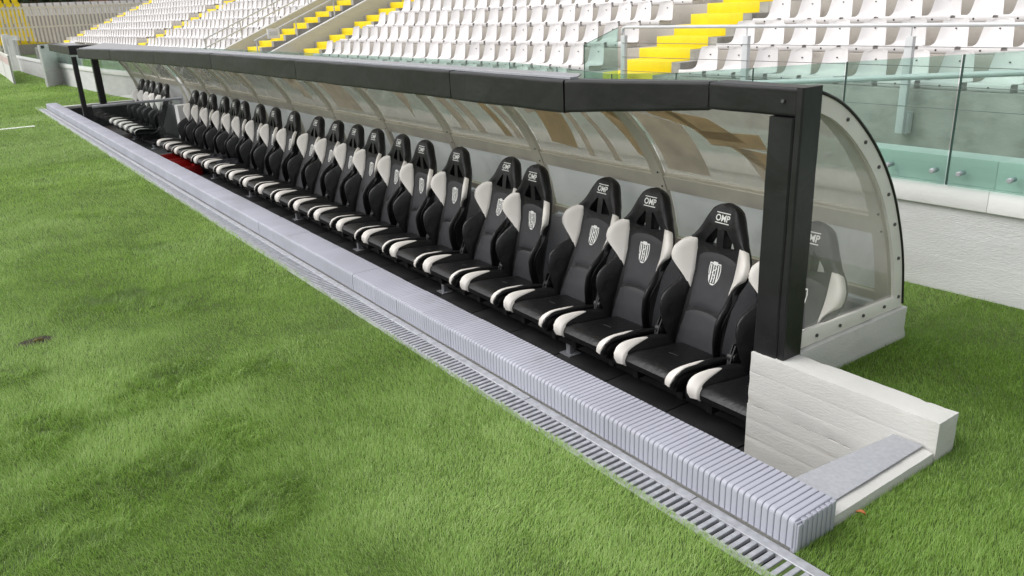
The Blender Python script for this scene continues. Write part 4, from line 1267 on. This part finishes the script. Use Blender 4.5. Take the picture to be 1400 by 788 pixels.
tree(-75, 9.6, 6.2, 2.4, 'dark tree between the left edge and the brick house', 2)

# ------------------------------------------------------------------ marks and bits on the turf
ln = MB().box(-16.78, -16.62, -6, 1.36, .004, .012).build('pitch_line', M_line)
tag(ln, 'short white painted line on the turf at the far left', 'line marking')
SOIL = (-5.03, .165)
so = thing('bare_patch', 'small dark bare patch with a stone in the turf at the left', 'soil patch', (*SOIL, 0))
m = MB(); P = []
for i in range(9):
    r = []
    for j in range(25):
        a = 6.28319*j/24; q = i/8
        rr = q*(.085+.03*noise.noise(Vector((math.cos(a)*1.5, math.sin(a)*1.5, 3))))
        r.append((SOIL[0]+rr*math.cos(a)*.8, SOIL[1]+rr*math.sin(a)*1.15, .006+.010*(1-q)*noise.noise(Vector((rr*40, a*2, 0)))-.004*q))
    P.append(r)
m.grid(P).build('soil', M_soil, so, smooth=True)
bm = bmesh.new(); bmesh.ops.create_icosphere(bm, subdivisions=2, radius=1)
for v in bm.verts:
    k = 1+.25*noise.noise(v.co*1.7); v.co = Vector((v.co.x*.010*k, v.co.y*.026*k, v.co.z*.010*k+.012))
me = bpy.data.meshes.new('stone'); bm.to_mesh(me); bm.free(); me.materials.append(M_soilrim); link('stone', me, so, (.01, .01, 0))
lf = []
for i in range(7):
    t = i/6; w = .009*math.sin(math.pi*min(1, t*.9+.08))
    lf.append([(-1.215+.030*(t-.5), 2.225+s*w+.01*t, .030+.008*math.sin(t*3)+abs(s)*.006) for s in (-1, -.5, 0, .5, 1)])
lf2 = [[(x, y, z-.0015) for x, y, z in r] for r in lf]
tag(MB().slab(lf, lf2).build('dead_leaf', M_leaf, None, smooth=True), 'small fallen orange-brown leaf on the turf by the kerb end', 'leaf')

# ------------------------------------------------------------------ the turf, blade by blade
RUF = [(-3.72, .06, .20), (-2.97, .14, .18), (-3.11, .43, .17), (-3.15, .74, .16), (-2.60, .67, .14), (-3.81, .37, .16), (-3.93, .70, .15), (-5.52, .64, .20), (-5.11, .90, .18), (-3.74, 1.04, .13), (-2.93, -.08, .2), (-4.51, .01, .13), (-6.6, 1.1, .2), (-8.2, .9, .25)]
def make_grass():
    cell = .2
    xs = np.arange(-44, 2.4, cell); ys = np.arange(-6.0, 5.0, cell)
    X, Y = np.meshgrid(xs+cell/2, ys+cell/2); X = X.ravel(); Y = Y.ravel()
    c = CR.T @ np.stack([X, Y, np.full_like(X, -CAM_Z)])
    ok = c[2] > .3
    u = np.where(ok, 700+1091*c[0]/np.maximum(c[2], .3), -9e3); v = np.where(ok, 394+1091*c[1]/np.maximum(c[2], .3), 9e3)
    inview = (u > -200) & (u < 1600) & (v < 950)
    ok &= (u > -1500) & (u < 2600) & (v < 2600)
    X, Y, inview = X[ok], Y[ok], inview[ok]
    d = np.sqrt(X**2+Y**2+CAM_Z**2)
    dens = 52000*np.minimum(1, (3.2/d))**1.8*np.where(inview, 1, .36)
    n = RNG.poisson(dens*cell*cell)
    x = np.repeat(X, n)+RNG.uniform(-.5, .5, n.sum())*cell; y = np.repeat(Y, n)+RNG.uniform(-.5, .5, n.sum())*cell
    wl_ = np.interp(-x, [-p[0] for p in WALL], [p[1] for p in WALL])
    pitch = (y < GY0+.012+.010*vnoise(x, y, 9, 3))
    right = (x > X_END+.004) & (y > GY0+.16) & (y < wl_-.02)
    right2 = (x > X_END-.0) & (y > GY0-.02) & (y <= GY0+.17) & (x > .36)
    side = (x > -1.945) & (y > 2.922) & (y < wl_-.02)
    back = (y > 3.81) & (y < wl_-.02) & (x > -21)
    far = (x < X_FAR-.05) & (y < wl_-.05)
    keep = pitch | right | right2 | side | back | far
    ds = np.hypot((x-SOIL[0])/.065, (y-SOIL[1])/.085)+.5*(vnoise(x, y, 40, 9)-.5)
    keep &= ~((ds < 1) & (RNG.random(len(x)) < .93))
    keep &= ~((x > -16.78) & (x < -16.62) & (y < 1.36) & (RNG.random(len(x)) < .75))
    x, y = x[keep], y[keep]; N_ = len(x)
    d = np.sqrt(x**2+y**2+CAM_Z**2)
    grow = np.maximum(1, d/3.2)
    big = vnoise(x, y, .55, 1)*.55+vnoise(x, y, 1.6, 2)*.45
    mid = vnoise(x, y, 5, 4)*.55+vnoise(x, y, 13, 5)*.45
    # scuffed, longer, tangled tufts in places; smooth combed turf elsewhere
    ruf = np.zeros(N_)
    for bx, by, br in RUF:
        ruf += np.exp(-((x-bx)**2+((y-by)*1.1)**2)/(2*br*br))
    ruf = np.clip(ruf, 0, 1.25)*(.30+1.35*vnoise(x, y, 4.2, 11))+.5*np.clip(vnoise(x, y, 1.25, 12)*.6+vnoise(x, y, 3.7, 13)*.4-.62, 0, 1)*3
    ruf = np.clip((ruf-.34)*1.7, 0, 1)*(.35+.95*vnoise(x, y, 10, 16))
    tuft = vnoise(x, y, 17, 14)
    drop = RNG.random(N_) < .38*ruf*(1.45-1.4*tuft)
    x, y, d, grow, big, mid, ruf, tuft = (q[~drop] for q in (x, y, d, grow, big, mid, ruf, tuft)); N_ = len(x)
    hgt = .027*(.62+.50*RNG.random(N_)+.55*(mid-.5)+.30*(big-.5))*(1+.55*ruf*(.3+1.4*tuft))*grow**.25
    hgt = np.clip(hgt, .010, .06)
    wid = .00145*(.7+.6*RNG.random(N_))*grow**.9
    flow = 6.28*(vnoise(x, y, .45, 6)*1.1+.35*vnoise(x, y, 2.6, 7)+ruf*1.2*vnoise(x, y, 8, 15))
    az = flow+RNG.normal(0, .8, N_)*(1+.6*ruf)
    lean = np.clip(.60+.45*(vnoise(x, y, 1.1, 8)-.5)+.25*ruf+RNG.normal(0, .28, N_), .05, 1.35)
    tone = np.clip(.64+.28*(big-.5)+.26*(mid-.5)-.27*ruf*(1.3-.7*tuft)+RNG.normal(0, .14, N_), .02, .98)
    dry = RNG.random(N_) < .03
    tone = np.where(dry, .96, tone)
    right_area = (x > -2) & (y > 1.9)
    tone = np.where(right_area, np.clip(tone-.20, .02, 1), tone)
    dx, dy = np.cos(az), np.sin(az)
    sa = az+1.5708+RNG.normal(0, .5, N_); wx, wy = np.cos(sa)*wid/2, np.sin(sa)*wid/2
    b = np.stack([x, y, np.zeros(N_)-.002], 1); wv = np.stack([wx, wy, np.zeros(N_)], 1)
    l1 = lean*.55; l2 = lean*1.25
    midp = b+np.stack([dx*np.sin(l1)*hgt*.5, dy*np.sin(l1)*hgt*.5, np.cos(l1)*hgt*.5], 1)
    tip = midp+np.stack([dx*np.sin(l2)*hgt*.6, dy*np.sin(l2)*hgt*.6, np.cos(l2)*hgt*.6], 1)
    near = d < 4.6
    a5 = np.nonzero(near)[0]; a3 = np.nonzero(~near)[0]
    V5 = np.stack([b[a5]-wv[a5], b[a5]+wv[a5], midp[a5]+wv[a5]*.85, midp[a5]-wv[a5]*.85, tip[a5]], 1).reshape(-1, 3)
    V3 = np.stack([b[a3]-wv[a3], b[a3]+wv[a3], tip[a3]], 1).reshape(-1, 3)
    V = np.concatenate([V5, V3]); n5, n3 = len(a5), len(a3)
    i5 = np.arange(n5)[:, None]*5
    loops = np.concatenate([(i5+np.array([0, 1, 2, 3, 3, 2, 4])).ravel(), (5*n5+np.arange(n3)[:, None]*3+np.array([0, 1, 2])).ravel()])
    tot = np.concatenate([np.tile([4, 3], n5), np.full(n3, 3)])
    start = np.concatenate([[0], np.cumsum(tot)[:-1]])
    me = bpy.data.meshes.new('turf')
    me.vertices.add(len(V)); me.vertices.foreach_set('co', V.astype(np.float32).ravel())
    me.loops.add(len(loops)); me.loops.foreach_set('vertex_index', loops.astype(np.int32))
    me.polygons.add(len(tot)); me.polygons.foreach_set('loop_start', start.astype(np.int32))
    at = me.attributes.new('tone', 'FLOAT', 'POINT')
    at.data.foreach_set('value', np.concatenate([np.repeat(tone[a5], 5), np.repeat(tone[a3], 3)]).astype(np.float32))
    me.update(calc_edges=True)
    me.materials.append(M_grass)
    print('grass blades', n5, n3, 'tris', 3*n5+n3)
    return me
tag(link('turf', make_grass()), 'short bright green turf blades covering the pitch edge', 'grass', kind='stuff')
